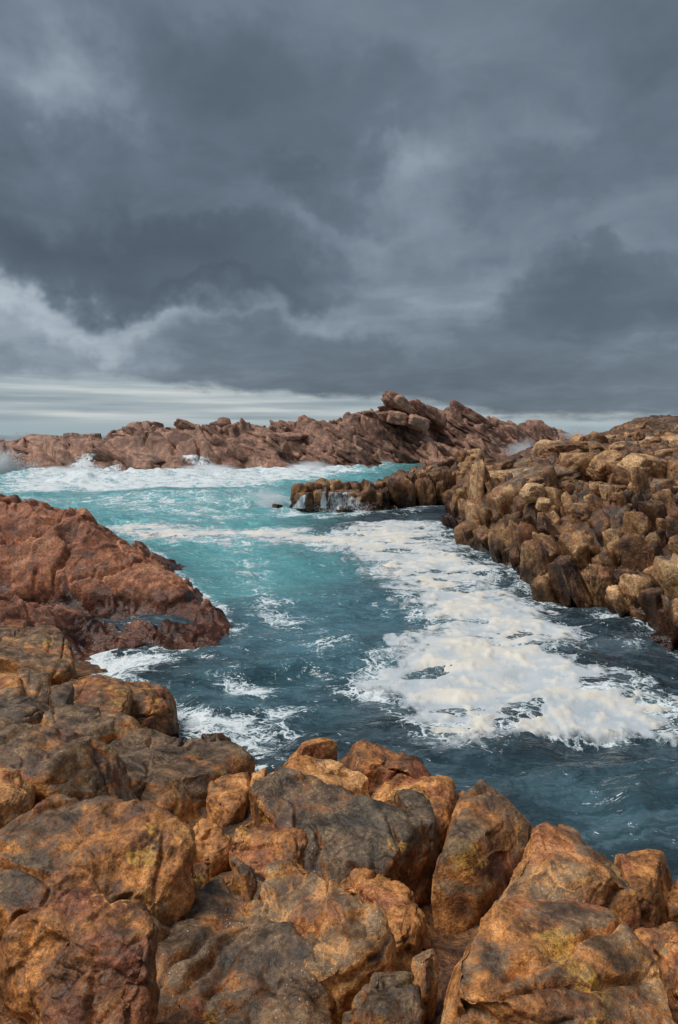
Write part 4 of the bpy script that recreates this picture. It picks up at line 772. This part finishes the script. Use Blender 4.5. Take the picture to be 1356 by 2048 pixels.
def waterfall(label, left, right, cover=.6, off=.22, streak=26, name='waterfall'):
    """a thin sheet that follows the rock between two edges given from top to foot"""
    L_ = np.array(left, float); R_ = np.array(right, float); nr = int(max(8, np.abs(L_[-1, 1] - L_[0, 1]) * .7)); nc = int(max(6, np.abs(R_[:, 0] - L_[:, 0]).max() * .7))
    V = []; ok = []; fl = []; cv = []
    for i in range(nr):
        s = i / (nr - 1); li = np.array([np.interp(s * (len(L_) - 1), range(len(L_)), L_[:, j]) for j in (0, 1)]); ri = np.array([np.interp(s * (len(R_) - 1), range(len(R_)), R_[:, j]) for j in (0, 1)])
        for j in range(nc):
            w = j / (nc - 1); p = li + (ri - li) * w; h = cast(*p)
            if h is None or h[0][1] > 200: V.append((0, 0, 0)); ok.append(False)
            else:
                q = h[0] + (np.array([0, 0, HC]) - h[0]) / np.linalg.norm(h[0] - np.array([0, 0, HC])) * off; q[2] = max(q[2], -.05); V.append(q); ok.append(True)
            fl.append((w * streak * 1.6 * np.abs(R_[:, 0] - L_[:, 0]).max() / 60, s * 2.2, 0)); cv.append(cover * (min(1, 3.0 * w + .05) * min(1, 3.0 * (1 - w) + .05)) * min(1, .85 + .5 * s))
    V = np.array(V); ok = np.array(ok); F = grid_faces(nr, nc); dm = V[F][..., 1]; keep = ok[F].all(1) & (np.ptp(dm, axis=1) < 2.5)
    if keep.sum() < 6: return
    par = np.arange(len(V))                                       # keep the one connected sheet
    for _ in range(200):
        lo_ = par[F[keep]].min(1); new = par.copy(); np.minimum.at(new, F[keep].ravel(), np.repeat(lo_, 4)); new = new[new]
        if (new == par).all(): break
        par = new
    ids, cnt = np.unique(par[F[keep][:, 0]], return_counts=True); keep = keep & (par[F[:, 0]] == ids[cnt.argmax()])
    v, f, at_ = sub_mesh(V, F, keep, dict(cover=np.array(cv), i=np.arange(len(V)))); base = v[v[:, 2].argmin()].copy()
    me = mesh(name, v - base, f, attrs=dict(cover=at_['cover'])); fa_ = me.attributes.new('flow', 'FLOAT_VECTOR', 'POINT'); fa_.data.foreach_set('vector', np.array(fl, np.float32)[at_['i']].ravel())
    link(name, me, m, loc=base, label=label, category=name)
waterfall('broad white cascade pouring down the low end of the far ridge', [(158,908),(146,920),(126,938),(118,954)], [(196,906),(190,922),(206,936),(222,956)], .62)
waterfall('white splash of runoff beside the orange rounded rock of the far ridge', [(214,934),(196,944),(186,956)], [(246,926),(250,940),(248,956)], .58)
waterfall('curved white runoff veil spilling over a domed rock of the far ridge', [(350,912),(368,922),(382,936),(372,951)], [(404,908),(428,917),(446,936),(446,951)], .50)
waterfall('white runoff in the gully below the middle of the far ridge', [(580,926),(586,934),(590,944)], [(604,924),(622,936),(640,946)], .6)
waterfall('white water dripping in threads off the tip of the rock spit', [(654,984),(650,1000),(646,1020)], [(722,984),(724,1000),(724,1018)], .36, .14, 70)
waterfall('single white rivulet down a cleft of the rock spit', [(646,974),(642,992),(638,1016)], [(655,974),(654,992),(656,1016)], .68, .10)
waterfall('white runoff around the tip boulder of the rock spit', [(600,992),(592,1004),(580,1016)], [(616,988),(614,1002),(612,1018)], .62, .10)

drop_mat = bpy.data.materials.new('spray_drops'); drop_mat.use_nodes = True
nd = N(drop_mat.node_tree); drop_mat.node_tree.nodes.clear()
nd.new('ShaderNodeOutputMaterial', {'Surface': nd.new('ShaderNodeMixShader', {0: .55, 1: nd.new('ShaderNodeBsdfDiffuse', {0: (.93, .95, .96)}).outputs[0], 2: nd.new('ShaderNodeBsdfTranslucent', {0: (.93, .95, .96)}).outputs[0]}).outputs[0]})
TET = np.array([[1, 1, 1], [-1, -1, 1], [-1, 1, -1], [1, -1, -1]], float); TF = np.array([[0, 1, 2], [0, 3, 1], [0, 2, 3], [1, 3, 2]])
def spray(label, px, py, d, wpx, hpx, count, size, seed, lean=0.0):
    count = int(count * 2.0); size *= .55
    """droplets thrown up from a point on the water: dense at the foot, thinning upward"""
    rs = np.random.RandomState(seed); base = Wd(px, py, d); k = d / FPX; u = rs.rand(count) ** 1.8
    h = u * hpx * k; sp = (.45 + .75 * u) * wpx * k * .5; jet = rs.randint(0, 9, count); ja = rs.normal(0, .55, 9)[jet]; jh = rs.uniform(.45, 1.0, 9)[jet]
    x = ja * sp * 1.3 + rs.normal(0, .33, count) * sp + lean * h; y = rs.normal(0, .5, count) * sp; z = h * jh + rs.normal(0, .03, count) * hpx * k
    C = np.stack([x, y, np.maximum(z, -.1)], -1); s = size * np.exp(rs.normal(0, .45, count)); ang = rs.uniform(0, 6.28, count); ca, sa = np.cos(ang), np.sin(ang)
    T = np.stack([TET[None, :, 0] * ca[:, None] - TET[None, :, 1] * sa[:, None], TET[None, :, 0] * sa[:, None] + TET[None, :, 1] * ca[:, None], np.repeat(TET[None, :, 2], count, 0)], -1)
    V = (C[:, None] + T * s[:, None, None]).reshape(-1, 3); F = (np.arange(count)[:, None, None] * 4 + TF[None]).reshape(-1, 3)
    link('spray', mesh('spray', V, F), drop_mat, loc=base, kind='stuff', label=label, category='spray')
def mist(label, px, py, d, wpx, hpx, dens, seed, lean=0.0):
    """a soft body of airborne spray: a closed puff filled with pale fog that thins outward"""
    bm = bmesh.new(); bmesh.ops.create_icosphere(bm, subdivisions=3, radius=1.0); me = bpy.data.meshes.new('spray_mist'); bm.to_mesh(me); bm.free()
    mt = bpy.data.materials.new('spray_mist'); mt.use_nodes = True; mt.node_tree.nodes.clear(); n = N(mt.node_tree)
    co = n.new('ShaderNodeTexCoord').outputs['Object']; r = n.v('LENGTH', co); ns = n.noise(n.v('ADD', co, (seed * 3.1, 0, 0)), 1.7, 4, .62)
    f = n.m('MULTIPLY', n.ss(r, 1.0, .15), n.ss(n.m('ADD', ns, n.m('MULTIPLY', n.m('SUBTRACT', .6, r), .35)), .42, .66))
    n.new('ShaderNodeOutputMaterial', {'Volume': n.new('ShaderNodeVolumePrincipled', {'Color': (.95, .96, .97), 'Density': n.m('MULTIPLY', f, dens), 'Anisotropy': .3}).outputs[0]})
    P = Wd(px, py, d); o = link('spray_mist', me, mt, loc=P, kind='stuff', label=label, category='spray'); k = d / FPX * .5; o.scale = (wpx * k, wpx * k * .8, hpx * k); o.rotation_euler = (0, lean, 0)
mist('white cloud of surf bursting up at the picture edge by the far ridge', -4, 930, 89, 90, 120, 2.2, 1)
mist('pale mist rising over the open sea behind the low ridge end', 28, 876, 128, 60, 40, .25, 2)
mist('mist hanging in the gap below the ridge slope', 1040, 898, 92, 100, 56, .8, 3, -.3)
mist('mist of a breaker on the skyline between ridge and bank', 1166, 868, 100, 120, 56, .5, 4)
mist('white splash curling over the tip of the rock spit', 540, 1002, 50, 140, 70, 1.4, 5, .2)
mist('mist at the foot of the broad cascade', 140, 946, 91, 190, 44, 1.3, 6)
mist('mist along the foot of the middle of the far ridge', 420, 938, 91, 170, 30, .7, 7)
mist('spray drifting off the gully below the far ridge', 620, 932, 92, 150, 32, .7, 8)
spray('white burst of surf at the picture edge by the far ridge', 2, 958, 90, 60, 62, 9000, .035, 1)
spray('thin plume of spray rising over the open sea behind the low ridge end', 26, 884, 125, 44, 22, 1500, .03, 2)
spray('mist of spray drifting out of the gap below the ridge slope', 1044, 912, 100, 60, 30, 2600, .024, 3, .5)
spray('spray thrown up on the skyline between ridge and bank', 1164, 880, 100, 70, 26, 2600, .028, 4, .25)
spray('low splash curling over the tip of the rock spit', 540, 1016, 52, 110, 44, 3800, .016, 5, .3)
spray('spray leaping along the foot of the white cascade', 150, 956, 93, 150, 16, 2600, .03, 6)
spray('spray at the foot of the domed ridge rock', 230, 956, 92, 60, 26, 1300, .03, 7)
spray('splash where the swell strikes the face of the rock spit', 690, 1022, 46, 110, 22, 2600, .014, 8)
spray('small splash of the swirl at the foot of the bank', 1292, 1290, 16.4, 50, 34, 500, .006, 9, -.2)
